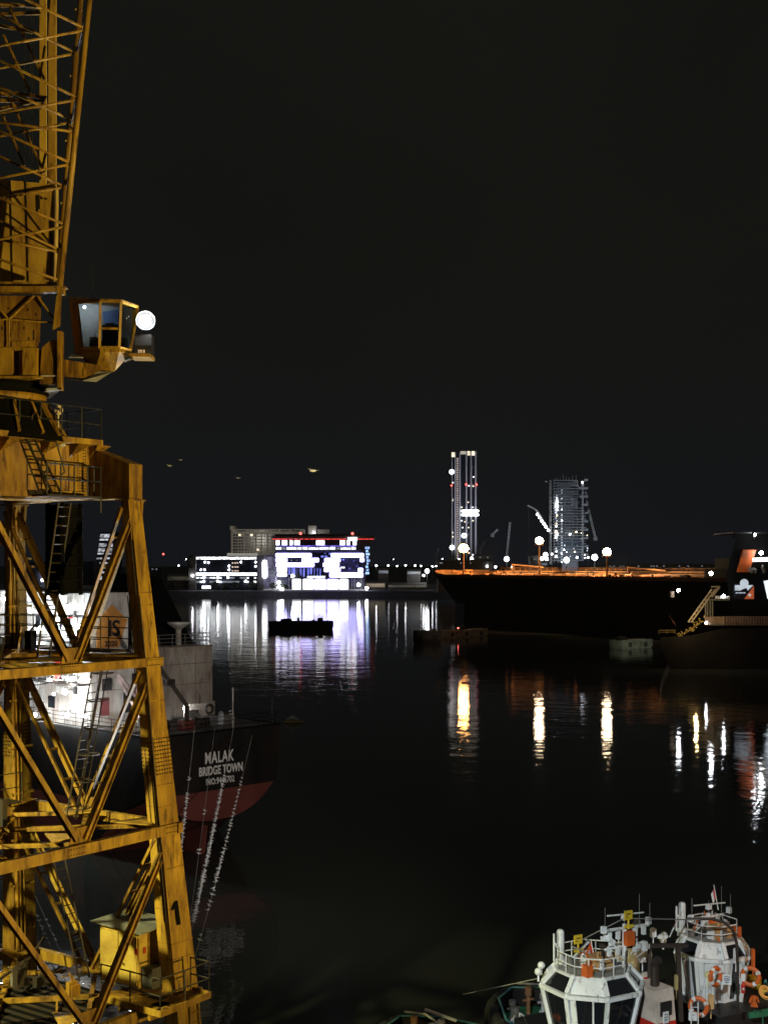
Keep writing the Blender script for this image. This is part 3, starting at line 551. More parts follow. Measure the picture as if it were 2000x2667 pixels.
a = MB(); a.prism([p(1934, 1434, 3.2), p(1946, 1434, 3.2), p(1944, 1450, 3.2), p(1931, 1450, 3.2)], (0, -1, 0), .2); a.build('panel_patch', mat('panel_brown', (.3, .09, .04), .6), o)
a = MB(); a.box((p(1960, 1393)).to_tuple(), (.5, .5, 1.4)); a.pbox(1908, 1386, 2100, 1389, YV + 2, 18); a.build('mast_house', BLK, o)
BBW = glow('billboard_panel_light', (.80, .90, 1), .75, .35, (.25, .25, .25))
o2 = thing('billboard', 'square lit advertising board with a white top and an orange lower corner', 'billboard', p(1937, 1562, 1))
MB().pbox(1911.5, 1521, 1963, 1561, YV + 2, .5).build('board', mat('billboard_navy', (.015, .016, .03), .5), o2)
a = MB(); a.prism([p(1912.5, 1524, 1.9), p(1960, 1524, 1.9), p(1946, 1538, 1.9), p(1943, 1531, 1.9), p(1934, 1534, 1.9), p(1926, 1538, 1.9), p(1912.5, 1538, 1.9)], (0, -1, 0), .12); a.build('white_panel', BBW, o2)
a = MB(); a.lathe(p(1937, 1519, 1.7), [(1.0, 0), (.9, .2), (.3, .4)], 14, (0, -1, 0)); a.build('emblem', BBW, o2)
a = MB(); a.prism([p(1962, 1526, 1.9), p(1962, 1560, 1.9), p(1937, 1560, 1.9)], (0, -1, 0), .1); a.build('orange_corner', glow('billboard_orange', (1, .20, .07), .35), o2)
a = MB(); a.prism([p(1951, 1545, 1.75), p(1956, 1549, 1.75), p(1951, 1555, 1.75), p(1946, 1549, 1.75)], (0, -1, 0), .1); a.build('diamond', glow('billboard_pale', (1, .8, .7), .5), o2)
a = MB()
for k, wd in enumerate((3.2, 1.8, 1.2, 2.6, 1.6, 2.2, 1.4, 2.4, 1.8)): a.pbox(1915 + k * 2.9, 1542.5, 1915 + k * 2.9 + min(wd, 2.4), 1545.5, YV + 1.7, .1)
a.build('small_lettering', glow('billboard_text', (.75, .82, 1), .6), o2)
for x, y, r in ((1963, 1393, .38), (1981, 1440, .42), (1850.5, 1493, .42), (1766, 1537, .36), (1883, 1551, .28), (1838, 1622, .22)): 
    MB().ball(p(x, y, 1), r, 10, 7).build('floodlight', FLOOD, o); MB().pbox(x - 1.4, y + 2, x + 1.4, y + 9, YV + 1.6, .4).build('lamp_bracket', DKS, o)
a = MB(); a.prism([p(1958, 1453, 2), p(2010, 1451, 2), p(2010, 1462, 2), p(1959, 1463, 2)], (0, -1, 0), .3); a.build('lit_window', glow('bridge_window', (1, .96, .88), 2.6, .2), o)
a = MB(); a.prism([p(1987, 1513, 2), p(2010, 1510, 2), p(2010, 1560, 2), p(1998, 1560, 2)], (0, -1, 0), .3); a.build('lit_window', glow('lower_window', (.85, .93, 1), 1.4, .5), o)
for k in range(11): MB().pbox(1864 + k * 3.2, 1551 + random.uniform(0, 5), 1867 + k * 3.2, 1562, YV + 1, 1).build('deck_gear', WHP, o)
for x, y in ((1951, 1483), (1956, 1487), (1961, 1484), (1966, 1487), (1985, 1478), (1988, 1487)): MB().ball(p(x, y, 1.5), .5, 8, 6, (.7, .7, 1.2)).build('deck_gear', MID, o)
a = MB(); a.pbox(1835, 1606, 2300, 1628, YV + 1, .6)
for k in range(36): a.pbox(1884 + k * 7, 1605, 1886.4 + k * 7, 1629, YV + .6, .4)
a.build('ribbed_bulwark', mat('ribbed_bulwark_paint', (.42, .30, .25), .7, 0, .5), o)
a = MB()
for x in (1836, 1841, 1848, 1854): a.pbox(x, 1563, x + 2.2, 1606, YV + 1, .5)
a.pbox(1836, 1560, 1900, 1564, YV + 1, 1.5); a.pbox(1848, 1625, 1884, 1629, YV + .5, .6); a.build('deck_post', MID, o)
a = MB()
for dx in (0, 9): a.bar(p(1791 + dx, 1620, 1), p(1853 + dx, 1534, 1), .3, .3)
for k in range(9): a.bar(p(1791 + k * 6.9, 1620 - k * 9.6, 1), p(1800 + k * 6.9, 1620 - k * 9.6, 1), .15)
a.bar(p(1851, 1528, 1), p(1874, 1528, 1), .3); a.bar(p(1872, 1529, 1), p(1852, 1554, 1), .5); a.build('gangway', mat('gangway_aluminium', (.6, .52, .42), .4, .2, .3), o)
GRAT = mat('scaffold_yellow', (.60, .42, .12), .5, 0, .5)
for k in range(34):
    x = random.uniform(1766, 1834); top = 1640 - (x - 1766) * 1.1 + 26; y = random.uniform(max(1590, top), 1648); a = MB(); a.bar(p(x, y, .5 + random.random()), p(x + random.uniform(-7, 7), y + random.uniform(-7, 7), .5 + random.random()), .22); a.bar(p(x - 3, y + 1, 1), p(x + 3, y + 1, 1), .15); a.build('scaffold_bar', GRAT, o)
a = MB(); a.rail([p(1715, 1652, 1), p(1757, 1651, 1)], .9, .06, 2); a.build('railing', GRAT, o)
a = MB(); a.loft([[p(1741, 1604, 1), p(1744, 1606, 1), p(1743, 1605, 1.3)], [p(1756, 1624, 1), p(1758, 1626, 1), p(1757, 1625, 1.3)]]); a.build('flag', ORG, o)
MB().tube(p(1741, 1602, 1), p(1760, 1632, 1), .05, 5).build('flagstaff', DKS, o)
MB().pbox(1746, 1540, 1755, 1556, YV + 2, 2).build('locker', PON, o)
light('vessel_deck_lamp', 'POINT', p(1812, 1600, -6), 1500, (1, .72, .30), None, .3)
light('vessel_flood', 'SPOT', p(1850, 1600, -45), 4500, (1, .72, .52), p(1945, 1560, 2), .3, 60, .7)
# ------------------------------------------------------------------ dark cargo ship moored stern-on behind the crane
S0 = V((-13.6, 107, 0)); ST = V((.7071, .7071, 0)); SA = V((-.7071, .7071, 0)); SD = 10.3
def S(c, s, z): return S0 + ST * c + SA * s + V((0, 0, z))
o = thing('cargo_ship', 'black cargo ship with a red bottom and white stern lettering moored behind the crane', 'ship', S(0, 0, 0)); SHIP = o
def sect(s, k, zb, zr, top=SD):            # section ring: half breadth k, centre bottom zb, knuckle height zr
    r = []
    n = 10
    for i in range(n + 1):
        t = -1 + 2 * i / n; z = zb + (zr - zb) * abs(t) ** 2.6; r.append(S(t * k, s, z))
    return r + [S(k * 1.04, s, top), S(-k * 1.04, s, top)]
sec = [sect(0, 6.4, 3.1, 6.1), sect(.05, 6.42, 3.05, 6.0), sect(4, 6.6, 1.4, 4.0), sect(9, 6.8, -1, -.2), sect(90, 6.8, -1.5, -1)]
a = MB(); a.loft(sec)
for f in range(len(a.f)): pass
hull = a.build('hull', [HUL, RED], o)
# red bottom painted over the lower shell, a plate 12 mm proud of it
a = MB()
zt = 5.55
prof = lambda k, zb, zr: [(-k + 2 * k * i / 24, zb + (zr - zb) * abs(-1 + i / 12) ** 2.6) for i in range(25)]
low = prof(6.4, 3.1, 6.1); pts = [(c, z) for c, z in low if z < zt - .05]
kx = 6.4 * ((zt - 3.1) / 3.0) ** (1 / 2.6)
outl = [(-kx, zt)] + pts + [(kx, zt)]
a.prism([S(c, -.02, z) for c, z in outl], -SA, .012)
for (s0, k0, zb0, zr0), (s1, k1, zb1, zr1) in (((0, 6.4, 3.1, 6.1), (4, 6.6, 1.4, 4.0)), ((4, 6.6, 1.4, 4.0), (9, 6.8, -1, -.2))):
    A0 = prof(k0, zb0, zr0); A1 = prof(k1, zb1, zr1)
    for i in range(24):
        a.quad(S(A0[i][0], s0, min(zt, A0[i][1]) - .02), S(A0[i + 1][0], s0, min(zt, A0[i + 1][1]) - .02), S(A1[i + 1][0], s1, min(zt, A1[i + 1][1]) - .02), S(A1[i][0], s1, min(zt, A1[i][1]) - .02))
for sd in (-1, 1): a.prism([S(sd * 6.86, 9, -1), S(sd * 6.86, 90, -1), S(sd * 7.0, 90, 4.4), S(sd * 7.0, 9, 4.4)], ST * sd, .02)
a.build('red_bottom', RED, o)
a = MB(); a.loft([[S(-.25, 2.2, -1.5), S(.25, 2.2, -1.5), S(.3, 4.6, -1.5), S(-.3, 4.6, -1.5)], [S(-.25, 1.6, 3.0), S(.25, 1.6, 3.0), S(.3, 4.4, 2.6), S(-.3, 4.4, 2.6)]]); a.build('rudder', RED, o)
up = (0, 0, 1)
WTX = mat('white_lettering_paint', (.80, .80, .78), .6)
zt1 = 7.75
lettering('ship_name', 'MALAK', 1.28, WTX, o, S(.1, -.06, 7.8), ST * .66, up, .01, 1.12, .03)
lettering('home_port', 'BRIDGE TOWN', .98, WTX, o, S(.3, -.06, 6.85), ST * .66, up, .01, 1.02, .03)
lettering('registry_number', 'IMO:9446702', .72, WTX, o, S(.2, -.06, 6.05), ST * .66, up, .01, 1.12, .015)
a = MB(); edge = [S(-6.7, 60, SD), S(-6.7, 9, SD), S(-6.65, .1, SD), S(6.65, .1, SD), S(6.7, 9, SD)]
for p0, q0 in zip(edge, edge[1:]): a.bar(p0 + V((0, 0, .06)), q0 + V((0, 0, .06)), .3, .12)
a.build('deck_edge', DEEP, o)
a = MB(); a.rail([S(-6.6, 60, SD + .12), S(-6.6, 9, SD + .12), S(-6.55, .3, SD + .12), S(6.4, .3, SD + .12), S(6.5, 8, SD + .12)], 1.0, .022, 1.8, 3); a.build('railing', DEEP, o)
MB().loft([[S(-6.5, .2, SD + .02), S(6.5, .2, SD + .02), S(6.6, 60, SD + .02), S(-6.6, 60, SD + .02)], [S(-6.5, .2, SD + .05), S(6.5, .2, SD + .05), S(6.6, 60, SD + .05), S(-6.6, 60, SD + .05)]]).build('deck', mat('ship_deck_paint', (.06, .05, .045), .7, 0, .5), o)
# houses
def sbox(name, c0, c1, s0, s1, z0, z1, mm): return MB().loft([[S(c0, s0, z0), S(c1, s0, z0), S(c1, s1, z0), S(c0, s1, z0)], [S(c0, s0, z1), S(c1, s0, z1), S(c1, s1, z1), S(c0, s1, z1)]]).build(name, mm, o)
sbox('deckhouse', -6.4, 6.2, 8.8, 34, 11.6, 16.7, GRS)
sbox('deckhouse', 3.2, 7.1, 9.6, 16, SD + .06, 11.58, GRS)
sbox('deckhouse', -6.4, 3.18, 9.0, 34, SD + .06, 11.58, GRS)
sbox('upper_house', -6.2, -2.4, 9.2, 30, 16.72, 21.6, WHS)
a = MB()
for z in (13.4, 15.2): a.bar(S(-6.2, 8.78, z), S(6.2, 8.78, z), .03, .06)
for c in (1.0, 4.3): a.bar(S(c, 8.78, 11.7), S(c, 8.78, 16.6), .03, .05)
a.bar(S(-6.45, 8.7, 16.75), S(6.25, 8.7, 16.75), .2, .1); a.build('plate_seam', mat('seam_rust', (.22, .17, .13), .8), o)
a = MB(); a.rail([S(-2.2, 9, 16.82), S(6.1, 9, 16.82), S(6.1, 20, 16.82)], 1.0, .03, 1.5, 3); a.build('railing', MID, o)
MB().loft([[S(.2, 11.4, 16.8), S(6.0, 11.4, 16.8), S(6.0, 18, 16.8), S(.2, 18, 16.8)], [S(.6, 13, 23.2), S(3.6, 13, 22.8), S(3.6, 18, 22.8), S(.6, 18, 23.2)]]).build('funnel', DEEP, o)
a = MB(); a.lathe(S(3.2, 9.8, 16.82), [(.25, 0), (.25, 1.4), (1.0, 1.9), (1.0, 2.05), (.1, 2.1)], 12); a.build('ventilator', WHS, o)
for c, s, z0, wd, h, mm, nm in ((-4.9, 8.74, 13.4, .9, 1.0, BLK, 'window'), (-5.1, 8.74, 11.3, .8, 1.5, mat('maroon_door', (.12, .015, .015), .6), 'door'), (-2.0, 8.74, 13.8, .8, .9, BLK, 'window'), (-2.6, 8.74, 11.4, 1.3, 1.7, BLK, 'door')):
    MB().bar(S(c - wd / 2, s, z0 + h / 2), S(c + wd / 2, s, z0 + h / 2), .08, h).build(nm, mm, o)
MB().bar(S(4.0, 9.54, 10.75), S(5.2, 9.54, 10.75), .05, .4).build('notice', DKS, o); MB().torus(S(6.4, 9.5, 10.9), .4, .13, SA, 14, 6).build('fan_guard', DKS, o)
# hexagon sign on the upper house
SGN = mat('sign_orange_board', (.70, .32, .07), .6, 0, .3)
a = MB(); a.prism([S(c, 9.12, z) for c, z in ((-5.7, 16.95), (-3.5, 16.95), (-2.65, 19.3), (-4.2, 20.6), (-5.7, 19.2))], -SA, .06); sg = a.build('sign_board', SGN, o)
lettering('sign_letters', 'IS', 1.9, BLK, o, S(-4.0, 9.04, 17.95), ST, up, .01, .9, .04); lettering('sign_year', '2020', .62, BLK, o, S(-4.3, 9.04, 17.1), ST, up, .01, 1.0, .02)
# lit port side: walkways, doors, lamps
for z, nm in ((13.9, 'walkway'), (17.4, 'walkway')):
    MB().loft([[S(-7.6, 9, z), S(-6.42, 9, z), S(-6.42, 40, z), S(-7.6, 40, z)], [S(-7.6, 9, z + .12), S(-6.42, 9, z + .12), S(-6.42, 40, z + .12), S(-7.6, 40, z + .12)]]).build(nm, DKS, o)
    a = MB(); a.rail([S(-7.5, 40, z + .12), S(-7.5, 9.1, z + .12), S(-6.5, 9.1, z + .12)], 1.0, .03, 1.6, 3); a.build('railing', MID, o)
for s, z, wd, h, mm in ((14, 14.1, .9, 1.9, REDP), (17, 14.1, .9, 1.9, WHP), (21, 14.1, .9, 1.9, MID), (13, 18.3, 1.2, 1.2, GLS), (17, 18.3, 1.2, 1.2, GLS), (21, 17.6, .9, 1.9, MID), (26, 18.3, 1.2, 1.2, GLS), (15, 11.6, 1.0, 1.0, GLS), (20, 11.3, .9, 1.7, REDP)):
    MB().bar(S(-6.44, s - wd / 2, z + h / 2), S(-6.44, s + wd / 2, z + h / 2), .08, h).build('door' if h > 1.5 else 'window', mm, o)
a = MB(); pp = [S(-6.95, 9 + i * 1.6, SD - .9 + (i % 2) * 1.0) for i in range(24)]
for i in range(23): a.bar(pp[i], pp[i + 1], .07)
a.bar(S(-6.95, 9, SD - .9), S(-6.95, 46, SD - .9), .1); a.bar(S(-6.95, 9, SD + .1), S(-6.95, 46, SD + .1), .1); a.build('gangway_truss', MID, o)
for px, py, Y, r in ((170, 1802, 108.4, .22), (130, 1772, 112, .16), (186, 1770, 109, .16), (233, 1772, 106, .13), (92, 1862, 112.4, .16), (122, 1866, 111, .14), (176, 1862, 108.2, .18), (222, 1864, 106.3, .15), (108, 1636, 112, .22), (205, 1632, 108, .16), (308, 1630, 111, .12), (10, 1560, 118, .2), (20, 1640, 117, .2), (80, 1592, 113.5, .16), (150, 1588, 111, .16), (160, 1655, 110, .16), (55, 1668, 114, .18), (222, 1600, 108.5, .12)):
    q = P(px, py, Y); MB().ball(q, r, 10, 7).build('floodlight', FLOODS, o); MB().bar(q + V((0, .1, .25)), q + SA * .2 + ST * .5 + V((0, 0, .3)), .06).build('lamp_bracket', DKS, o)
for k in range(22):
    s_ = random.uniform(9.5, 30); z = random.choice((random.uniform(11, 13.2), random.uniform(14.2, 16.4), random.uniform(17.7, 20.6))); a = MB(); w_, h_ = random.uniform(.2, 1.3), random.uniform(.15, .9)
    a.bar(S(-6.5, s_ - w_ / 2, z + h_ / 2), S(-6.5, s_ + w_ / 2, z + h_ / 2), .2, h_); a.tube(S(-6.5, s_, z + h_), S(-6.5, s_ + random.uniform(-.3, .3), z + h_ + .8), .04, 6); a.build('wall_locker', random.choice((MID, DKS, REDP, BLK, bpy.data.materials['pale_hose'] if 'pale_hose' in bpy.data.materials else WHS)), o)
for s_, z in ((11, 13.2), (15.5, 13.4), (20, 13.2), (26, 13.4), (12, 20.4), (18, 20.4), (25, 20.2)):  # extra floodlights on arms, added to wash the port wall with light
    q = S(-8.6, s_, z); MB().ball(q, .11, 10, 7).build('floodlight', FLOODS, o); MB().bar(q + V((0, 0, .12)), S(-6.45, s_, z + .3), .07).build('lamp_bracket', DKS, o)
# stern deck gear
a = MB(); a.tube(S(2.2, .8, SD), S(2.2, .8, SD + 3.4), .06, 8); a.build('flagstaff', WHS, o)
a = MB(); a.tube(S(6.3, .6, SD - .8), S(6.3, .6, SD + 2.2), .05, 6); a.build('ensign_staff', DKS, o)
for c, s, mm in ((-4.6, 2.0, MID), (-3.2, 3.4, DKS), (-1.4, 2.4, RED), (.6, 3, DKS), (3.4, 3.2, MID), (4.8, 5, DKS), (-2.4, 5.5, mat('blue_tarp', (.04, .12, .35), .7)), (1.6, 5.6, MID), (-5.4, 4.5, WHS)):
    a = MB(); a.tube(S(c - .5, s, SD + .45), S(c + .5, s, SD + .45), .38, 10); a.lathe(S(c - .55, s, SD + .45), [(.5, 0), (.5, .08)], 10, ST); a.lathe(S(c + .5, s, SD + .45), [(.5, 0), (.5, .08)], 10, ST); a.box(S(c, s, SD + .1), (1.3, .8, .15), ST); a.build('mooring_winch', mm, o)
DAV = mat('davit_pink_grey', (.55, .40, .38), .6, 0, .6)
a = MB(); a.bar(S(-3.9, 5, SD), S(-3.9, 5, SD + 2.2), .3); a.bar(S(-3.9, 5, SD + 2.1), S(-5.2, 6.6, SD + 4.6), .25); a.bar(S(-3.1, 5.6, SD), S(-4.8, 7.2, SD + 4.2), .2); a.build('davit', DAV, o)
a = MB(); a.bar(S(-4.6, 5.5, 18.6), S(-.6, 3.4, 12.2), .35); a.bar(S(-.6, 3.4, 12.2), S(-.6, 3.4, SD), .35); a.box(S(-1.9, 4.1, 14.2), (.8, .6, .5), ST); a.build('deck_crane', DKS, o)
a = MB(); a.ball(S(-3.0, 5.6, 13.4), 1.1, 12, 8, (1, 1, .9)); a.build('lifebuoy_canister', RED, o)
MB().ball(S(3.3, 9.3, 11.2), .13, 8, 6).build('floodlight', FLOODS, o); MB().ball(S(-4.4, 6.0, 11.7), .12, 8, 6).build('floodlight', FLOODS, o)
o2 = thing('life_raft', 'small white covered raft with a yellow rim floating beyond the dark ship stern', 'raft', PZ(765, 1880, .15))
q = PZ(765, 1880, .15)
a = MB(); a.ball(q + V((-.2, 0, .5)), .5, 10, 6, (1.2, 1, .8)); a.ball(q + V((.5, 0, .35)), .3, 8, 6); a.ball(q + V((-.9, 0, .3)), .25, 8, 6); a.build('cover', WHP, o2)
a = MB(); a.box(q, (2.6, 1.4, .12)); a.build('rim', YLS, o2)
# ------------------------------------------------------------------ mooring ropes and the birds on them
bird0 = None; BG = 'white birds perched on the mooring ropes'
def bird_mesh():
    a = MB(); a.ball((0, 0, .14), .1, 10, 8, (1.55, .85, .9)); a.ball((.15, 0, .245), .055, 8, 6); a.loft([[(-.1, -.05, .15), (-.1, .05, .15), (-.1, .05, .10), (-.1, -.05, .10)], [(-.34, -.06, .10), (-.34, .06, .10), (-.34, .06, .085), (-.34, -.06, .085)]])
    a.loft([[(.195, -.014, .25), (.195, .014, .25), (.195, .0, .225)], [(.255, -.003, .235), (.255, .003, .235), (.255, 0, .23)]])
    for y in (-.03, .03): a.tube((.02, y, 0), (.02, y, .08), .009, 5)
    return a.build('perched_bird', FEA, None, True)
def rope(lab, p0, Y0, p1, Y1, spans, sag, blab, r=.022):
    global bird0
    A = P(*p0, Y0); B = P(*p1, Y1); pts = []
    for i in range(25):
        t = i / 24; q = A.lerp(B, t); q.z -= sag * 4 * t * (1 - t); pts.append(q)
    a = MB(); a.pipe(pts, r, 5); o = tag(a.build('mooring_rope', ROPE), lab, 'rope', 'mooring ropes of the dark cargo ship')
    proj = lambda q: HOR + (CZ - q.z) * F / q.y
    fine = []
    for i in range(401):
        t = i / 400; q = A.lerp(B, t); q.z -= sag * 4 * t * (1 - t); fine.append((proj(q), q))
    for y0, y1, n in spans:
        for k in range(n):
            y = y0 + (y1 - y0) * (k + random.uniform(-.35, .35)) / max(1, n - 1)
            q = min(fine, key=lambda e: abs(e[0] - y))[1]
            if bird0 is None: b_ = bird0 = tag(bird_mesh(), blab, 'bird', BG); 
            else: b_ = dup(bird0, q, blab)
            b_.location = q + V((0, 0, r - .01)); b_.rotation_euler = (0, random.uniform(-.15, .15), random.choice((-.45, 2.6)) + random.uniform(-.5, .5)); b_.scale = (random.uniform(.5, .64),) * 3
rope('pale mooring rope nearest the yellow crane leg carrying a row of birds', (508, 1890), 104.5, (418, 2640), 61, [(2030, 2035, 2), (2070, 2110, 9), (2118, 2228, 22)], .5, 'white bird perched on the rope nearest the crane leg with number 1')
rope('mooring rope crowded with birds hanging from the middle of the dark stern', (610, 1888), 109, (447, 2650), 60, [(2025, 2140, 26), (2150, 2260, 28), (2268, 2406, 34)], .6, 'white bird perched in the most crowded row on the middle mooring rope')
rope('rightmost mooring rope with widely spaced birds and a bare lower end', (662, 1892), 112, (464, 2650), 60, [(2027, 2110, 9), (2122, 2220, 13), (2228, 2300, 16), (2312, 2376, 6), (2441, 2450, 2)], .6, 'white bird perched on the rightmost mooring rope below the stern')
rope('thin dark mooring line with only four birds between two crowded ropes', (560, 1895), 106, (460, 2650), 60, [(2115, 2123, 2), (2219, 2226, 2)], .4, 'one of the four white birds on the thin dark line', .014)
rope('mooring rope with birds seen through the crane behind the left brace', (-40, 2050), 112, (190, 2600), 66, [(2326, 2475, 13)], .3, 'white bird perched on the rope seen through the crane')
rope('thin white rope running beside the left brace inside the crane', (20, 2160), 112, (236, 2650), 66, [(2398, 2450, 4)], .2, 'white bird on the thin rope close beside the pale left brace')
# birds in flight, lit by an added lamp
def flying(px, py, Y, sp, lab, mm):
    c = P(px, py, Y); a = MB(); a.ball(c, sp * .11, 8, 6, (1.9, .8, .7))
    a.loft([[c + V((-.12 * sp, 0, .02)), c + V((.10 * sp, 0, .02)), c + V((.0, 0, -.01))], [c + V((-.30 * sp, -.45 * sp, .10 * sp)), c + V((-.22 * sp, -.45 * sp, .10 * sp)), c + V((-.26 * sp, -.45 * sp, .09 * sp))]])
    a.loft([[c + V((-.12 * sp, 0, .02)), c + V((.10 * sp, 0, .02)), c + V((.0, 0, -.01))], [c + V((.25 * sp, .45 * sp, .06 * sp)), c + V((.32 * sp, .45 * sp, .06 * sp)), c + V((.28 * sp, .45 * sp, .05 * sp))]])
    a.loft([[c + V((.15 * sp, -.04, 0)), c + V((.15 * sp, .04, 0)), c + V((.15 * sp, 0, .03))], [c + V((.38 * sp, -.06, .02)), c + V((.38 * sp, .06, .02)), c + V((.38 * sp, 0, .03))]])
    tag(a.build('flying_bird', mm), lab, 'bird', 'birds in flight over the harbour')
flying(815, 1226, 60, .75, 'bird gliding in the dark sky above the lettered building, warmly lit', FEA)
flying(442, 1213, 75, .55, 'dim bird in the sky right of the crane head, lower of a pair', FEA)
flying(471, 1198, 85, .45, 'dim bird in the sky right of the crane head, upper of a pair', FEA)
flying(620, 1245, 85, .5, 'dim bird in the sky above the hotel roof', FEA)
light('bird_fill_light', 'SPOT', (6, 20, 26), 30000, (1, .78, .45), P(800, 1228, 60), .3, 8, .6)  # unseen lamp added to light the birds
# ------------------------------------------------------------------ yellow portal crane
O = V((-12.19, 41.54, 0)); E1 = V((.58, .8146, 0)); E2 = V((.8146, -.58, 0)); UP = V((0, 0, 1))
def C(a, b, z): return O + E1 * a + E2 * b + UP * z
ZL = [26.1, 20.85, 15.45, 10.0, 3.6]; HW = [2.875, 3.25, 3.62, 4.0, 4.35]; LW = [.46, .64, .84, 1.02, 1.1]; LD = [.42, .48, .56, .64, .7]
crane = thing('portal_crane', 'tall yellow four legged dock crane with glazed cab and lattice jib at the left', 'crane', C(0, 0, 3)); o = crane
def hw(z):
    for i in range(4):
        if z >= ZL[i + 1] or i == 3:
            t = (ZL[i] - z) / (ZL[i] - ZL[i + 1]); return HW[i] + (HW[i + 1] - HW[i]) * t, LW[i] + (LW[i + 1] - LW[i]) * t, LD[i] + (LD[i + 1] - LD[i]) * t
LEG = {}
for s1, s2, lab in ((1, 1, 'yellow leg with a black number 1'), (-1, 1, None), (1, -1, None), (-1, -1, None)):
    a = MB(); rings = []
    for z in (26.1, 25.6, 23.5, 20.85, 18, 15.45, 12.5, 10.0, 6.5, 3.6):
        h, lw, ld = hw(z); c = C(s1 * h, s2 * h, z)
        rings.append([c - E1 * lw / 2 - E2 * ld / 2, c + E1 * lw / 2 - E2 * ld / 2, c + E1 * lw / 2 + E2 * ld / 2, c - E1 * lw / 2 + E2 * ld / 2])
    a.loft(rings)
    L = a.build('leg', YEL if lab else YEL2, o); LEG[(s1, s2)] = L
    if lab: L['label'] = lab
    # bolted splice plates and weld bands
    a = MB(); 
    for z0, z1 in ((17.2, 18.45),):
        for (nx, other, wsel) in ((E2, E1, 1), (-E1, E2, 2)):
            fr = []
            for z in (z0, z1):
                h, lw, ld = hw(z); c = C(s1 * h, s2 * h, z); wd = (lw if wsel == 1 else ld) * .96; off = (ld if wsel == 1 else lw) / 2
                fr += [c + nx * off - other * wd / 2, c + nx * off + other * wd / 2]
            a.loft([[fr[0], fr[1], fr[3], fr[2]], [p + nx * .03 for p in (fr[0], fr[1], fr[3], fr[2])]])
    a.mi = 1
    for (nx, other, nn, sc_) in ((E2, E1, 7, 1), (-E1, E2, 4, 2)):
        for i in range(10):
            z = 17.26 + i * 1.13 / 9; h, lw, ld = hw(z); c = C(s1 * h, s2 * h, z); wd = (lw if sc_ == 1 else ld) * .88; off = (ld if sc_ == 1 else lw) / 2 + .03
            for j in range(nn):
                q = c + nx * off + other * wd * (j / (nn - 1) - .5); a.tube(q, q + nx * .035, .027, 6)
    a.build('splice_plate', [YEL, BOLT], L)
    a = MB()
    for z in (24.4, 23.1, 22.7, 19.6, 16.9, 16.2, 14.2, 12.9, 11.8, 11.3):
        h, lw, ld = hw(z); c = C(s1 * h, s2 * h, z); a.box(c, (lw + .012, ld + .012, .035), E1)
    a.build('weld_band', YED, L)
    # head gusset
    h, lw, ld = hw(26.1); a = MB(); c = C(s1 * h, s2 * h, 26.1)
    a.box(c + UP * -.03, (.75, .62, .06), E1)
    for sg in (-1, 1): a.prism([c - E1 * .34 * sg - UP * .06 + E2 * .22, c - E1 * .2 * sg - UP * 1.3 + E2 * .22, c - E1 * .16 * sg - UP * 1.3 + E2 * .22, c - E1 * .22 * sg - UP * .06 + E2 * .22], E2, .03)
    a.build('head_plate', YED, L)
    a = MB(); h, lw, ld = hw(4.2); c = C(s1 * h, s2 * h, 3.1); a.box(c + UP * .55, (2.6, .8, .7), E1)
    a.build('bogie', YED, L)
    for k in (-.9, -.3, .3, .9): MB().lathe(c + E1 * k + E2 * -.15 + UP * .17, [(.24, 0), (.24, .3)], 14, E2).build('wheel', DKS, L)
nu = UP - E2 * .076 - E1 * .09; n1 = C(3.72, 3.84 + .30 + .03, 12.36)
a = MB(); a.prism([n1 + E1 * x + nu * z for x, z in ((-.06, 0), (.10, 0), (.10, .78), (-.02, .78), (-.19, .62), (-.19, .50), (-.06, .56))], E2, .012); a.build('number', DEEP, LEG[(1, 1)])
# cross beams and bracing
def corner(s1, s2, z): h = hw(z)[0]; return C(s1 * h, s2 * h, z)
FACES = [((-1, 1), (1, 1), E2), ((1, -1), (1, 1), E1), ((-1, -1), (1, -1), -E2), ((-1, -1), (-1, 1), -E1)]
for li in (1, 2, 3):
    z = ZL[li]; lw = hw(z)[1]
    for A_, B_, nrm in FACES:
        p, q = corner(*A_, z), corner(*B_, z); d = (q - p).normalized(); hB = (.27, .33, .36)[li - 1]; inset = nrm * (.22 + .04 * li)
        a = MB(); a.bar(p + inset - d * (lw / 2 + .05), q + inset + d * (lw / 2 + .05), .2, hB)
        mid = (p + q) / 2; a.mi = 1
        for end, dr in ((p, d), (q, -d), (mid - d * .34, d)):
            for i in range(7):
                for zz in (-.085, .085): qq = end + dr * (-lw / 2 + .05 + i * .105) + inset + nrm * .1 + UP * zz; a.tube(qq, qq + nrm * .025, .02, 6)
        bm_ = a.build('cross_beam', [YEL, BOLT], o)
        a = MB(); m_ = mid + nrm * .08; a.prism([m_ - d * .42 + UP * .12, m_ + d * .42 + UP * .12, m_ + d * .3 + UP * .62, m_ - d * .3 + UP * .62], nrm, .03); a.build('gusset', YED, bm_)
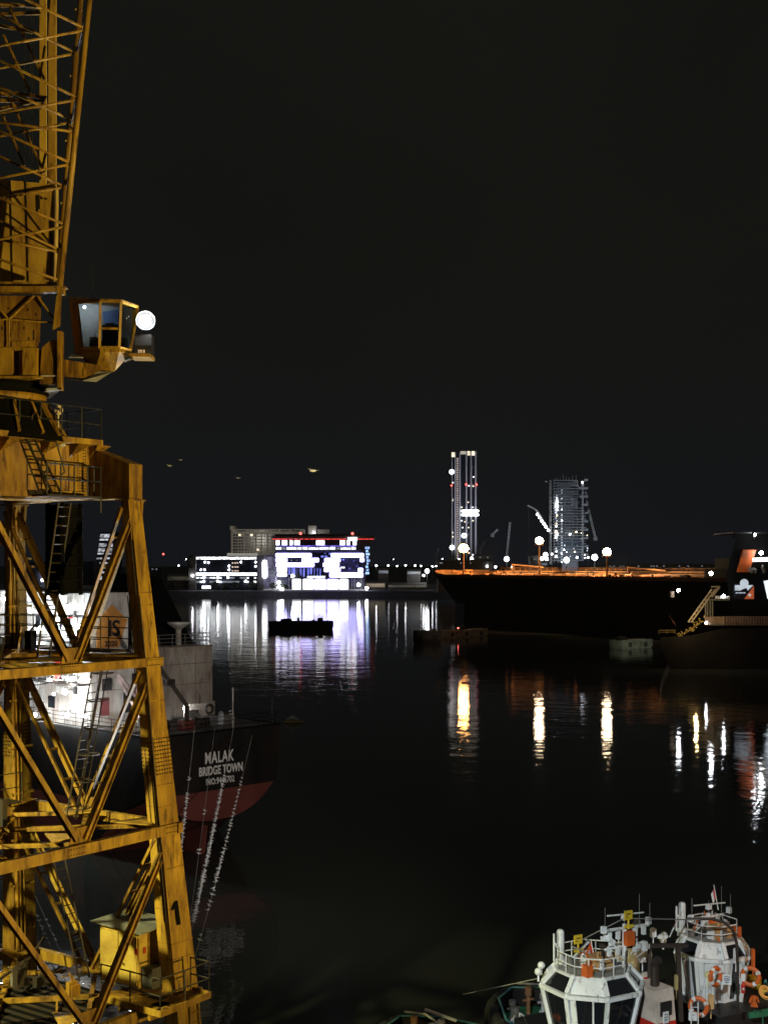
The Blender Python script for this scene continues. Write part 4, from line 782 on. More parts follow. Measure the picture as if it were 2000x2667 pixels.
for li in (0, 1, 2):
    for A_, B_, nrm in FACES:
        zt, zb = ZL[li], ZL[li + 1]; off = nrm * (.14 if li else .1); lo = (corner(*A_, zb) + corner(*B_, zb)) / 2 + UP * .22 + off
        dd = (corner(*B_, zb) - corner(*A_, zb)).normalized()
        ta = corner(*A_, zt - .28) + off; tb = corner(*B_, zt - .28) + off
        a = MB(); a.hsec(ta, lo - dd * .16, .15, .22, nrm); a.build('brace', random.choice((YEL, YEL2, YEL3)), o)
        a = MB(); a.hsec(tb, lo + dd * .16, .22, .20, dd); a.build('brace', random.choice((YEL, YEL2)), o)
        # paired inner member with battens
        if nrm in (E2, -E2): continue
        ins = -nrm * .55; a = MB(); a.bar(ta + ins, lo - dd * .16 + ins * .9, .1, .1); a.bar(tb + ins, lo + dd * .16 + ins * .9, .1, .1)
        for k in range(1, 5):
            for e, g in ((ta, lo - dd * .16), (tb, lo + dd * .16)): c0 = e.lerp(g, k / 5); a.bar(c0 - nrm * .12, c0 + ins, .07, .07)
        a.build('lacing', YED, o)
# horizontal diagonals and decks inside the portal
for li in (1, 2, 3):
    z = ZL[li] + .1; h = hw(z)[0]; a = MB()
    for s1, s2 in ((1, 1), (-1, 1), (1, -1), (-1, -1)): a.bar(C(s1 * h, s2 * h, z), C(0, 0, z), .16, .14)
    for s1, s2, t1, t2 in ((0, 1, 1, 0), (1, 0, 0, -1), (0, -1, -1, 0), (-1, 0, 0, 1)): a.bar(C(s1 * h, s2 * h, z), C(t1 * h, t2 * h, z), .14, .12)
    a.build('floor_bracing', YED, o)
    for s1, s2 in ((1, 1), (-1, 1), (1, -1), (-1, -1), (0, 1), (1, 0), (0, -1), (-1, 0)):
        a = MB(); c = C(s1 * h * .93, s2 * h * .93, z + .12); u = (C(0, 0, z + .12) - c).normalized(); v = UP.cross(u)
        a.prism([c - v * .75, c + v * .75, c + u * 1.25], UP, .03)
        a.build('gusset', YEL, o)
def walk(name, pts, wd, z, mm=DKS, th=.06):
    a = MB()
    for p, q in zip(pts, pts[1:]): a.bar(C(*p, z), C(*q, z), wd, th)
    return a.build(name, mm, o)
h = HW[1] - .6
walk('walkway', [(-h, h), (-h, -h), (h, -h), (h, h)], .8, ZL[1] + .34)
a = MB(); z = ZL[1] + .38; a.rail([C(-h - .35, h, z), C(-h - .35, -h - .35, z), C(h + .35, -h - .35, z), C(h + .35, h, z)], 1.05, .02, 1.0, 3); a.rail([C(-h + .4, h, z), C(-h + .4, -h + .4, z), C(h - .4, -h + .4, z), C(h - .4, h - .5, z)], 1.05, .02, 1.2, 3); a.build('railing', DKS, o)
h = HW[2] - .7
walk('walkway', [(-h, -h + 1), (-h, -h), (h, -h)], .7, ZL[2] + .3)
a = MB(); z = ZL[2] + .33; a.rail([C(-h + .3, h, z), C(-h + .3, -h + .35, z), C(h, -h + .35, z)], 1.0, .02, 1.1); a.build('railing', DKS, o)
# lower walkway round the outside, with lit kerb plates
h = HW[3] + .95; zp = 10.25
walk('walkway', [(-h, 2.55), (-h, -h), (3.3, -h)], .9, zp, YED, .1); walk('walkway', [(3.85, h + .05), (2.1, h + .05), (2.1, 2.75)], .9, zp, YED, .1)
a = MB()
for p, q in (((-h - .45, 2.6), (-h - .45, -h - .45)), ((3.87, h - .3), (3.87, h + .5)), ((3.87, h + .5), (1.65, h + .5)), ((1.65, h + .5), (1.65, 2.8)), ((-h + .45, -2), (-h + .45, 2.6))): a.bar(C(*p, zp + .06), C(*q, zp + .06), .04, .2)
a.build('kerb_plate', YEL, o)
a = MB(); z = zp + .06; a.rail([C(1.68, 2.8, z), C(1.68, h + .46, z), C(3.84, h + .46, z), C(3.84, h - .35, z)], 1.05, .024, 1.1); a.rail([C(-h - .42, 2.6, z), C(-h - .42, -h - .4, z), C(3.3, -h - .4, z)], 1.05, .024, 1.3); a.rail([C(-h + .5, 2.6, z), C(-h + .5, -h + .5, z)], 1.05, .02, 1.3); a.build('railing', DKS, o)
a = MB()
for b in (2.4, 3.6, 4.9): a.bar(C(3.4, b, zp - .2), C(1.7, b, zp - .15), .1, .22)
a.build('bracket', YEL, o)
for k in range(30):  # grating added to block bright water glints behind the portal
    a = MB(); e = -2.9 + k * .19; a.bar(C(e, -1.6, ZL[3] - .02), C(e, 2.9, ZL[3] - .02), .13, .05); a.build('screen_grating', DEEP if k % 2 else DKS, o)
# makers sign board on the front lower beam
hb = HW[3]; sgo = C(-.35, hb + .62, 9.62)
a = MB(); a.bar(C(-1.55, hb + .6, 10.0), C(.35, hb + .6, 10.0), .05, .36); a.bar(C(-1.5, hb + .6, 9.6), C(.33, hb + .6, 9.6), .04, .3); sg = a.build('makers_sign', YEL, o)
a = MB()
for z in (10.17, 9.83): a.bar(C(-1.54, hb + .634, z), C(.34, hb + .634, z), .012, .022)
for e in (-1.54, .34): a.bar(C(e, hb + .634, 9.83), C(e, hb + .634, 10.17), .012, .02)
a.build('sign_border', BLK, sg)
lettering('sign_lettering', '25 Stothert & Pitt', .235, BLK, sg, C(-.6, hb + .632, 9.92), E1, UP, .004, 1.0, .006)
a = MB()
for k in range(3): a.bar(C(-.75 + k * .12, hb + .626, 9.68 - k * .07), C(-.1 + k * .1, hb + .626, 9.68 - k * .07), .01, .025)
a.build('sign_smallprint', BLK, sg)
# electrical house with air conditioner, beside leg 1
n0 = V((-7.9, 42.1, 0)); ch = thing
def K(a_, b_, z): return n0 - E2 * a_ + E1 * b_ + UP * z      # a_ along the long face to the left, b_ depth away
a = MB(); a.loft([[K(0, 0, 10.32), K(1.8, 0, 10.32), K(1.8, 1.15, 10.32), K(0, 1.15, 10.32)], [K(0, 0, 12.12), K(1.8, 0, 12.12), K(1.8, 1.15, 12.12), K(0, 1.15, 12.12)]])
eh = a.build('electrical_house', mat('house_yellow_panel', (.66, .47, .09), .5, 0, .6, (.25, .12, .03), 1.6, bump=.5), o)
a = MB(); a.loft([[K(-.3, -.22, 12.14), K(2.05, -.22, 12.2), K(2.05, 1.5, 12.26), K(-.3, 1.5, 12.2)], [K(-.3, -.22, 12.17), K(2.05, -.22, 12.23), K(2.05, 1.5, 12.29), K(-.3, 1.5, 12.23)]]); a.build('roof', GRYR, eh)
for a0 in (.06, .93):
    a = MB(); a.bar(K(a0, -.02, 11.2), K(a0 + .82, -.02, 11.2), .035, 1.6); a.build('door', bpy.data.materials['house_yellow_panel'], eh)
a = MB(); a.pipe([K(.75, -.05, 11.15), K(.75, -.12, 11.15), K(.62, -.12, 11.02), K(.62, -.05, 11.02)], .018); a.build('handle', BLK, eh)
a = MB(); a.bar(K(.03, -.035, 11.5), K(.15, -.035, 11.5), .02, .2); a.bar(K(.03, -.05, 11.5), K(.15, -.05, 11.5), .008, .13); a.build('warning_label', mat('label_red', (.4, .04, .03), .5), eh)
a = MB(); a.bar(K(-.02, .18, 11.5), K(-.02, .3, 11.5), .02, .2); a.build('warning_label', bpy.data.materials['label_red'], eh)
a = MB(); a.bar(K(-.03, .42, 10.34), K(-.03, .42, 12.1), .05, .05); a.bar(K(-.03, .95, 10.34), K(-.03, .95, 12.1), .05, .05); a.build('corner_post', YED, eh)
a = MB(); a.loft([[K(-.5, .1, 10.34), K(-.05, .1, 10.34), K(-.05, .95, 10.34), K(-.5, .95, 10.34)], [K(-.5, .1, 11.0), K(-.05, .1, 11.0), K(-.05, .95, 11.0), K(-.5, .95, 11.0)]]); ac = a.build('air_conditioner', mat('air_conditioner_case', (.10, .10, .095), .6, .2, .4), eh)
a = MB(); a.bar(K(-.52, .50, 10.9), K(-.52, .97, 10.9), .02, .04); a.bar(K(-.52, .50, 10.45), K(-.52, .97, 10.45), .02, .04)
for k in range(7): a.bar(K(-.52, .52 + k * .07, 10.44), K(-.52, .52 + k * .07, 10.9), .02, .03)
a.build('grille', MID, eh)
# cab leg ladder near the bottom of leg 1, dark cage ladders in the middle
a = MB(); a.ladder(C(4.35, 4.5, 4.0), C(4.2, 4.42, 9.9), .4, E1, .025); a.build('ladder', YEL, o)
a = MB(); a.ladder(C(2.6, 1.0, 10.3), C(1.6, .6, 15.4), .45, E1, .022); a.ladder(C(2.2, .8, 15.6), C(2.6, 1.7, 20.9), .45, E1, .022); a.ladder(C(2.6, .7, 15.6), C(3.0, 1.6, 20.9), .3, E1, .016, .5); a.build('ladder', DKS, o)
for k in range(6): a = MB(); c = C(2.2, .8, 15.6).lerp(C(2.6, 1.7, 20.9), (k + .5) / 6); a.torus(c + E2 * .3, .34, .02, UP, 12, 5); a.build('ladder_hoop', DKS, o)
a = MB(); a.ladder(C(1.2, .6, 20.9), C(1.5, 1.3, 26.0), .5, E1, .03); a.build('ladder', DKS, o)
# dark cable shaft hanging below the head
a = MB()
for s1, s2 in ((1, 1), (-1, 1), (1, -1), (-1, -1)): a.bar(C(2.0 + s1 * .38, .7 + s2 * .36, 23.0), C(2.0 + s1 * .38, .7 + s2 * .36, 26.0), .12)
for k in range(8): a.box(C(2.0, .7, 23.1 + k * .4), (.9, .85, .05), E1)
a.build('cable_shaft', DEEP, o)
a = MB(); a.box(C(2.0, .7, 24.5), (.66, .62, 2.9), E1); a.build('cable_bundle', DEEP, o)
a = MB()
for k in (0, .16, .32): a.tube(C(HW[3] - .25 - k, -HW[3] + .6, 10.3), C(HW[0] - .25 - k, -HW[0] + .35, 26), .06, 8)
for i in range(9): z = 11 + i * 1.65; hh = hw(z)[0]; a.bar(C(hh - .75, -hh + .5, z), C(hh + .25, -hh + .5, z), .1, .07)
a.build('riser_pipe', YEL, o)
# head box, its arms and stair balcony
ZH0, ZH1 = 26.12, 27.85
a = MB(); a.loft([[C(-2.75, -1.25, ZH0), C(2.62, -1.25, ZH0), C(2.62, 1.22, ZH0), C(-2.75, 1.22, ZH0)], [C(-2.75, -1.25, ZH1), C(2.62, -1.25, ZH1), C(2.62, 1.22, ZH1), C(-2.75, 1.22, ZH1)]]); hd = a.build('head_box', YEL2, o)
for s1 in (1, -1):
    for s2 in (1, -1):
        e0, e1 = s1 * 2.575, s1 * 3.15
        a = MB(); a.loft([[C(e0, s2 * 1.26, ZH0), C(e1, s2 * 1.26, ZH0), C(e1, s2 * 1.26, ZH1 - .02), C(e0, s2 * 1.26, ZH1 - .02)], [C(e0, s2 * 3.12, ZH0), C(e1, s2 * 3.12, ZH0), C(e1, s2 * 3.12, ZH1 - .62), C(e0, s2 * 3.12, ZH1 - .62)]]); a.build('head_arm', YED, o)
a = MB(); a.box(C(2.36, 1.235, (ZH0 + ZH1) / 2), (.5, .03, 1.66), E1); a.mi = 1
for i in range(6):
    for j in range(17):
        if j > 11 and i not in (2, 3): continue
        q = C(2.16 + i * .08, 1.25, ZH0 + .08 + j * .095); a.tube(q, q + E2 * .02, .02, 6)
a.build('bolted_plate', [YEL, BOLT], o)
a = MB(); z = ZH0 + .04
a.bar(C(.1, 1.75, z), C(2.3, 1.75, z), .75, .06); a.build('balcony', DKS, o)
a = MB(); a.rail([C(.1, 2.1, z + .03), C(2.3, 2.1, z + .03), C(2.55, 1.5, z + .03)], .95, .028, .62); a.rail([C(2.3, 2.1, z - .5), C(2.3, 2.1, z)], 1.0, .03, .5); a.build('railing', BLK, o)
a = MB(); a.bar(C(.9, 1.4, z + .12), C(2.2, 1.4, z + .12), .03, .14); a.build('kick_plate', YEL, o)
a = MB(); a.ladder(C(.75, 1.85, z), C(-.15, 1.5, ZH1 + .2), .34, E1, .03, .22); a.pipe([C(.2, 1.75, ZH1), C(.55, 2.0, ZH1), C(.9, 2.0, z + .75), C(.75, 1.9, z + .6)], .025); a.build('ladder', BLK, o)
# ring walkway
zr = 27.98; b1 = 1.72
a = MB(); a.loft([[C(-4, b1, zr - .09), C(2.75, b1, zr - .09), C(2.75, -1.7, zr - .09), C(-4, -1.7, zr - .09)], [C(-4, b1, zr + .09), C(2.75, b1, zr + .09), C(2.75, -1.7, zr + .09), C(-4, -1.7, zr + .09)]]); a.build('ring_walkway', YEL, o)
for e in (-2.6, -1.0, .6, 1.75, 2.55):
    a = MB(); a.prism([C(e, 1.24, zr - .1), C(e, b1 - .03, zr - .1), C(e, 1.24, zr - .52)], E1, .05); a.prism([C(e, 1.24, zr - .52), C(e + .55, b1 - .02, zr - .1), C(e, b1 - .02, zr - .1)], UP, .02); a.build('bracket', YED, o)
a = MB(); a.rail([C(-3.9, b1 - .04, zr + .09), C(2.7, b1 - .04, zr + .09), C(2.7, -1.6, zr + .09)], 1.0, .024, .85); a.build('railing', BLK, o)
a = MB(); a.pipe([C(1.15, 1.4, zr + .1), C(1.15, 1.4, zr + .95)], .03); a.torus(C(1.15, 1.42, zr + .95), .12, .05, E2, 12, 6, 0, 300); a.build('hose_reel', mat('pale_hose', (.6, .5, .36), .7), o)
a = MB(); a.ball(C(1.15, 1.55, zr - .18), .1, 8, 6, (1.4, 1, .7)); a.build('lamp_cover', WHP, o)
# slewing cone, ring, drum
a = MB(); a.lathe(C(0, 0, 0), [(2.05, 27.9), (2.0, 28.1), (1.55, 28.8), (1.40, 29.15)], 32)
a.build('slewing_cone', DEEP, o)
a = MB()
for k in range(16):
    t = 2 * math.pi * k / 16; d = E1 * math.cos(t) + E2 * math.sin(t); a.bar(C(0, 0, 28.05) + d * 2.02, C(0, 0, 29.15) + d * 1.42, .09, .14, d)
a.build('cone_rib', YED, o)
a = MB(); a.lathe(C(0, 0, 0), [(1.30, 29.10), (1.44, 29.13), (1.44, 29.36), (1.28, 29.38)], 40); a.build('slew_ring', YED, o, True)
a = MB(); a.lathe(C(0, 0, 0), [(1.28, 29.38), (1.50, 29.40), (1.50, 29.70), (1.3, 29.72)], 40); a.build('slew_bearing', DEEP, o, True)
a = MB()
for dx in (0, .12): a.pipe([P(96 + dx * 40, 1120, 41.6), P(97 + dx * 40, 1075, 41.3), P(92 + dx * 40, 1050, 41.2), P(82 + dx * 40, 1042, 41.2)], .05, 8)
a.build('bent_pipe', YEL, o)
a = MB()
for x0, x1 in ((-60, 32), (59, 96)): a.pbox(x0, 905, x1, 985, 40.2, 1.2)
a.pbox(32, 889, 59, 912, 40.21, 1.18); a.pbox(50, 915, 58, 986, 40.5, .3); a.build('slew_column', YEL, o)
a = MB(); a.pbox(34, 912, 49, 985, 40.9, .3); a.build('column_opening', BLK, o)
a = MB(); a.pbox(-70, 979, 108, 985, 40.1, 1.6); a.build('turntable_edge', YEL, o)
a = MB(); a.loft([[P(-70, 888, 40.25), P(105, 886, 40.25), P(105, 886, 42.2), P(-70, 888, 42.2)], [P(-70, 770, 40.25), P(109, 770, 40.25), P(109, 770, 42.2), P(-70, 770, 42.2)]]); a.loft([[P(-70, 905, 40.26), P(99, 905, 40.26), P(99, 905, 41.9), P(-70, 905, 41.9)], [P(-70, 888.5, 40.24), P(105, 886.5, 40.24), P(105, 886.5, 42.2), P(-70, 888.5, 42.2)]]); a.build('machinery_house', YEL2, o)
a = MB()
for x, y, hh in ((6, 850, 10), (22, 800, 6), (28, 858, 20), (63, 850, 8), (75, 878, 9), (88, 860, 26), (94, 815, 8), (73, 803, 7)): a.pbox(x, y, x + 2.2, y + hh, 40.235, .03)
a.build('drain_slot', BLK, o)
# front frame of the slewing part
a = MB(); a.pbox(-160, 745, 149, 760, 40.0, .3); a.pbox(-160, 733.5, 149, 744.5, 40.2, .5); a.build('frame_beam', YEL, o)
a = MB(); a.loft([[P(148, 770, 39.98), P(163, 757, 39.98), P(163, 757, 40.3), P(148, 770, 40.3)], [P(138, 860, 39.98), P(158, 850, 39.98), P(158, 850, 40.3), P(138, 860, 40.3)]]); a.pbox(147, 745, 170, 748, 39.95, .4); a.pbox(149, 748.5, 164, 764, 39.97, .36); a.build('frame_post', YEL, o)
a = MB(); a.pbox(131, 886, 146, 1000, 40.5, .25); a.pbox(150, 862, 161, 1015, 40.3, .3); a.build('frame_post', YED, o)
a = MB(); a.loft([[P(104, 1000, 40.4), P(150, 1000, 40.4), P(146, 1003, 42.4), P(98, 1003, 42.4)], [P(110, 905, 40.4), P(131, 888, 40.4), P(131, 888, 42.4), P(110, 905, 42.4)]]); a.build('side_plate', YED, o)
a = MB(); a.loft([[P(108, 981, 40.35), P(160, 981, 40.35), P(160, 983, 42.6), P(100, 983, 42.6)], [P(108, 977, 40.35), P(160, 977, 40.35), P(160, 979, 42.6), P(100, 979, 42.6)]])
a.loft([[P(122, 1016, 40.3), P(160, 1015, 40.3), P(130, 1040, 43.0), P(103, 1030, 43.0)], [P(122, 1011, 40.3), P(160, 1010, 40.3), P(130, 1036, 43.0), P(103, 1026, 43.0)]]); a.build('underside_plate', mat('underside_grey', (.62, .63, .62), .5, 0, .6), o)
a = MB()
for p, q in (((90, 770), (26, 831)), ((97, 770), (143, 833)), ((-30, 770), (22, 831)), ((-90, 831), (-38, 770))): a.tube(P(*p, 40.15), P(*q, 40.15), .035, 8)
a.tube(P(-120, 831, 40.15), P(24, 832, 40.15), .03, 8); a.tube(P(24, 832, 40.15), P(143, 841, 40.15), .03, 8); a.tube(P(25, 832, 40.15), P(26, 905, 40.15), .02, 6); a.build('frame_tie', YEL, o)
# big plate below the jib, mast plates
a = MB(); a.prism([P(-140, 455, 41.6), P(144, 480, 41.6), P(141, 740, 41.6), P(-140, 740, 41.6)], (0, 1, 0), .5); a.build('mast_plate', YEL3, o)
a = MB()
for x0, y0, x1, y1 in ((0, 478, 22, 492), (28, 470, 34, 740), (68, 470, 75, 740), (98, 509, 99, 560), (103, 510, 104, 545), (110, 512, 111, 520), (133, 570, 134, 740)): a.bar(P(x0, y0, 41.58), P(x1, y1, 41.58), .03, .03)
a.pbox(96, 508, 98.5, 524, 41.57, .03); a.pbox(102, 508, 104, 528, 41.57, .03); a.pbox(97, 530, 98.5, 552, 41.57, .03); a.build('plate_slot', BLK, o)
a = MB(); a.pbox(127, -60, 146, 500, 42.3, .14); a.pbox(104, -60, 120.5, 490, 43.2, .14); a.build('mast_member', YEL3, o)
a = MB()
for p, q in (((27, 20), (117, 208)), ((24, 250), (117, 450)), ((8, 300), (65, 432)), ((10, 92), (82, 245)), ((104, 210), (118, 120)), ((104, 285), (121, 250)), ((104, 470), (120, 400))): a.tube(P(*p, 42.6), P(*q, 42.6), .045, 8)
for p, q in (((-60, 4), (108, 20)), ((-60, 228), (120, 255)), ((-60, 262), (114, 263)), ((-60, 40), (106, 34)), ((-60, 300), (100, 262)), ((-60, 55), (85, 84))): a.bar(P(*p, 42.7), P(*q, 42.7), .08, .1)
for y in (12, 243): a.pbox(-20, y - 4, 33, y + 6, 42.55, .1)
a.build('mast_brace', YED, o)
# lattice jib
JY = 40.0
a = MB(); a.tube(P(157, 745, JY), P(241, -75, JY), .095, 12); a.build('jib_chord', YEL, o, True)
a = MB(); a.tube(P(153, 735, JY + 1.4), P(216, -75, JY + 1.4), .095, 12); a.build('jib_chord', YEL, o, True)
a = MB(); a.tube(P(-95, 745, JY), P(-30, -75, JY), .095, 12); a.build('jib_chord', YEL, o, True)
a = MB(); a.tube(P(-99, 735, JY + 1.4), P(-56, -75, JY + 1.4), .095, 12); a.build('jib_chord', YEL, o, True)
def ext(p, q, x=-75): t = (x - q[0]) / (p[0] - q[0]); return (x, q[1] + (p[1] - q[1]) * t)
K_ = 3.687
near = [((265, 0), (810, 270)), ((0, 440), (800, 295)), ((0, 580), (740, 935)), ((0, 1085), (735, 960)), ((0, 1175), (700, 1265)), ((0, 1260), (670, 1560)), ((0, 1710), (665, 1580)), ((0, 1900), (610, 2150)), ((0, 2300), (610, 2180)), ((0, 2490), (565, 2690)), ((0, -190), (850, -360))]
far = [((0, 140), (700, 495)), ((0, 655), (720, 515)), ((0, 830), (665, 1140)), ((0, 1310), (660, 1180)), ((0, 1500), (620, 1790)), ((40, 1900), (600, 1800)), ((0, 2120), (570, 2400)), ((0, 2300), (565, 2420)), ((0, 35), (410, 75))]
for lst, Y in ((near, JY - .02), (far, JY + 1.4)):
    for p, q in lst:
        p = (p[0] / K_, p[1] / K_); q = (q[0] / K_, q[1] / K_); e = ext(p, q)
        a = MB(); a.tube(P(*e, Y), P(*q, Y), .042, 8); a.build('jib_lattice', YEL, o, True)
for yn, yf in ((76, 138), (258, 312), (345, 330), (427, 485), (590, 650)):
    f = lambda y, x0, x1: x0 + (x1 - x0) * (745 - y) / 820
    a = MB(); a.tube(P(f(yn, 157, 241), yn, JY), P(f(yf, 153, 216), yf, JY + 1.4), .03, 6); a.tube(P(f(yf - 130, 157, 241), yf - 130, JY), P(f(yf, 153, 216), yf, JY + 1.4), .03, 6); a.build('jib_tie', BLK, o)
a = MB()
for x, y in ((198, 24), (213, 26), (184, 198), (172, 366), (160, 528)): a.ball(P(x, y, JY + 1.2), .035, 8, 6)
a.build('jib_lug', YEL, o)
a = MB()
for x in (68, 83, 89): a.tube(P(x, -60, 42), P(x - 4, 470, 42), .008, 4)
a.build('hoist_rope', DKS, o)
# operators cab on its bracket
cy = 41.0
def ringpts(xs, ys, ds): return [P(x, y, cy + d) for x, y, d in zip(xs, ys, ds)]
top = ringpts((202, 262, 316, 359, 350, 186), (789, 784, 786, 801, 806, 778), (-.15, -.85, -.85, -.25, .9, .9))
bot = ringpts((216, 260, 311, 341, 338, 200), (908, 905, 905, 913, 915, 915), (-.10, -.62, -.62, -.2, .8, .8))
bn2 = ringpts((217, 262, 311, 340, 338, 204), (920, 917, 917, 924, 925, 925), (-.10, -.62, -.62, -.2, .8, .8))
bn3 = ringpts((246, 250, 300, 298, 296, 246), (964, 965, 968, 968, 968, 964), (-.05, -.25, -.25, .1, .35, .35))
cabn = MB(); cabn.loft([bot, bn2], True); cb = cabn.build('cab_body', YEL, o)
a = MB(); a.loft([bn2, bn3]); a.build('cab_hopper', YEL, cb)
a = MB(); rf = ringpts((198, 262, 318, 362, 352, 180), (783, 778, 780, 796, 800, 772), (-.2, -.92, -.92, -.3, .95, .95)); a.loft([[p - UP * .05 for p in rf], rf]); a.build('cab_roof', YED, cb)
FRM = YEL
for i in range(6):
    j = (i + 1) % 6; a = MB(); nrm = None
    w_ = .075
    for p, q in ((bot[i], top[i]), (top[i], top[j]), (bot[i], bot[j])): a.bar(p, q, w_, w_)
    if i == 1: a.bar(bot[1].lerp(top[1], .41), bot[2].lerp(top[2], .41), .06, .06)
    a.build('window_frame', FRM, cb)
GLC = bpy.data.materials.new('cab_glass'); GLC.use_nodes = True; gb = GLC.node_tree.nodes['Principled BSDF']
gb.inputs['Base Color'].default_value = (.75, .85, .9, 1); gb.inputs['Transmission Weight'].default_value = 1; gb.inputs['Roughness'].default_value = .02; gb.inputs['IOR'].default_value = 1.05
for i in (0, 1, 2, 3):
    j = (i + 1) % 6; a = MB(); d = ((bot[i] + bot[j] + top[i] + top[j]) / 4 - (bot[3] + bot[0] + top[3] + top[0]) / 4).normalized() * .008
    a.loft([[bot[i], bot[j], top[j], top[i]], [bot[i] + d, bot[j] + d, top[j] + d, top[i] + d]]); a.build('window_pane', GLC, cb)
a = MB(); a.loft([[P(180, 780, cy + .92), P(203, 788, cy + .1), P(203, 788, cy + .14), P(180, 780, cy + .96)], [P(196, 925, cy + .85), P(216, 912, cy + .0), P(216, 912, cy + .04), P(196, 925, cy + .89)]]); a.build('cab_side_panel', YED, cb)
a = MB(); a.prism([P(x, y, cy + .75) for x, y in ((200, 905), (338, 905), (345, 800), (190, 782))], (0, 1, 0), .05); a.build('cab_rear_wall', mat('cab_interior', (.32, .34, .36), .7, 0, .5), cb)
SEAT = mat('seat_fabric', (.03, .03, .04), .9)
a = MB(); a.box(P(288, 897, cy + .1), (.5, .5, .14)); a.box(P(288, 872, cy + .35), (.48, .14, .62)); a.box(P(288, 850, cy + .36), (.26, .1, .2)); a.build('operator_seat', SEAT, cb)
a = MB(); a.box(P(247, 893, cy - .1), (.22, .4, .3)); a.box(P(322, 893, cy - .05), (.2, .4, .28)); a.tube(P(247, 888, cy - .15), P(249, 868, cy - .2), .015, 6); a.build('control_console', SEAT, cb)
a = MB(); a.prism([P(x, y, cy + .6) for x, y in ((268, 812), (308, 806), (308, 850), (300, 856), (285, 846), (272, 852))], (0, 1, 0), .03); a.build('hung_jacket', mat('blue_cloth', (.10, .18, .42), .9, 0, .4), cb)
a = MB(); a.box(P(275, 789, cy + .1), (.5, .06, .04)); a.build('cab_lamp', glow('cab_tube_light', (.80, .92, 1), 170), cb)
MB().ball(P(221, 800, cy + .3), .05, 8, 6).build('cab_lamp', bpy.data.materials['cab_tube_light'], cb)
a = MB(); a.bar(P(345, 930, cy - .1), P(398, 931, cy - .1), .9, .1); a.build('cab_step', YEL, cb)
a = MB(); a.pbox(351, 871, 395, 927, cy - .25, .5); a.bar(P(352, 896, cy - .27), P(394, 897, cy - .27), .02, .03); a.build('air_unit', BLK, cb)
a = MB()
for x in (360, 366, 373): a.pbox(x, 911, x + 4, 919, cy - .29, .04)
a.build('air_unit_label', mat('label_buff', (.6, .45, .33), .7), cb)
a = MB(); a.tube(P(242, 780, cy + .3), P(243, 690, cy + .3), .008, 5); a.build('aerial', DKS, cb)
lc = P(379, 836, cy - .2); la = V((.28, -1, -.05)).normalized()
a = MB(); a.lathe(lc, [(.06, -.16), (.14, -.10), (.30, .09), (.31, .11)], 20, la); a.bar(P(365, 868, cy), P(379, 845, cy - .05), .04); a.build('floodlight_housing', BLK, cb)
a = MB(); a.lathe(lc, [(.05, -.09), (.13, -.05), (.20, .02), (.255, .07), (.29, .115)], 24, la, cap=False); a.build('floodlight_reflector', WHT, cb)
MB().ball(lc + la * .15, .12, 12, 9).build('floodlight_bulb', glow('cab_flood_bulb', (.88, .97, 1), 420), cb)
a = MB(); a.loft([[P(150, 980, 40.6), P(220, 985, 40.6), P(285, 955, 40.6), P(160, 935, 40.6)], [P(150, 980, 42), P(220, 985, 42), P(285, 955, 42), P(160, 935, 42)]]); a.build('cab_bracket', YED, o)
a = MB(); a.loft([[P(160, 986, 40.5), P(214, 992, 40.5), P(252, 995, 40.5), P(292, 969, 40.5), P(246, 965, 40.7), P(215, 988, 40.7)], [P(160, 984, 42.2), P(212, 988, 42.2), P(248, 990, 42.2), P(285, 966, 42.2), P(246, 962, 42.2), P(215, 985, 42.2)]]); a.build('underside_plate', bpy.data.materials['underside_grey'], o)
a = MB(); a.loft([[P(180, 932, 40.3), P(218, 933, 40.3), P(214, 925, 41.6), P(188, 925, 41.6)], [P(180, 930, 40.3), P(218, 930, 40.3), P(214, 923, 41.6), P(188, 923, 41.6)]]); a.loft([[P(325, 945, 40.3), P(348, 936, 40.3), P(340, 930, 41.6), P(328, 930, 41.6)], [P(325, 943, 40.3), P(348, 934, 40.3), P(340, 928, 41.6), P(328, 928, 41.6)]]); a.build('underside_plate', bpy.data.materials['underside_grey'], o)

# cable runs and small fittings on the portal
for k in range(16):
    s1, s2 = random.choice(((1, 1), (1, 1), (1, -1), (-1, 1))); off = random.uniform(-.28, .28); nr = -E1 if (s1, s2) == (1, 1) else random.choice((E2, -E1)); ot = E1 if nr is E2 else E2
    pts = []
    for z in (25.5, 23, 20.4, 18, 15, 12.5, 10.4):
        h_, lw, ld = hw(z); pts.append(C(s1 * h_, s2 * h_, z) + nr * ((ld if nr is E2 else lw) / 2 + .03) + ot * off * (1 + .03 * random.uniform(-1, 1)))
    i0 = random.choice((0, 1, 2, 3)); a = MB(); a.pipe(pts[i0:i0 + random.choice((2, 3, 4))], random.choice((.012, .018, .022)), 5); a.build('cable', DKS, o)
for li in (1, 2, 3):
    for k in range(9):
        c = C(random.uniform(-2.4, 2.6), random.uniform(-1.5, 2.6), ZL[li] + .35); a = MB(); hh = random.uniform(.3, .9); a.box(c + UP * hh / 2, (random.uniform(.15, .5), random.uniform(.15, .4), hh), E1); a.tube(c + UP * hh, c + UP * (hh + .3) + E1 * random.uniform(-.4, .4), .025, 6); a.build('junction_box', random.choice((DKS, YED, DEEP, MID)), o)
    for k in range(6):
        p0 = C(random.uniform(-2.5, 2.5), random.uniform(-2, 2.5), ZL[li] + .25); p1 = p0 + E1 * random.uniform(-2, 2) + E2 * random.uniform(-1, 1) + UP * random.uniform(-.3, .9); a = MB(); a.bar(p0, p1, .06, .08); a.build('angle_bar', random.choice((YED, YEL2, DKS)), o)
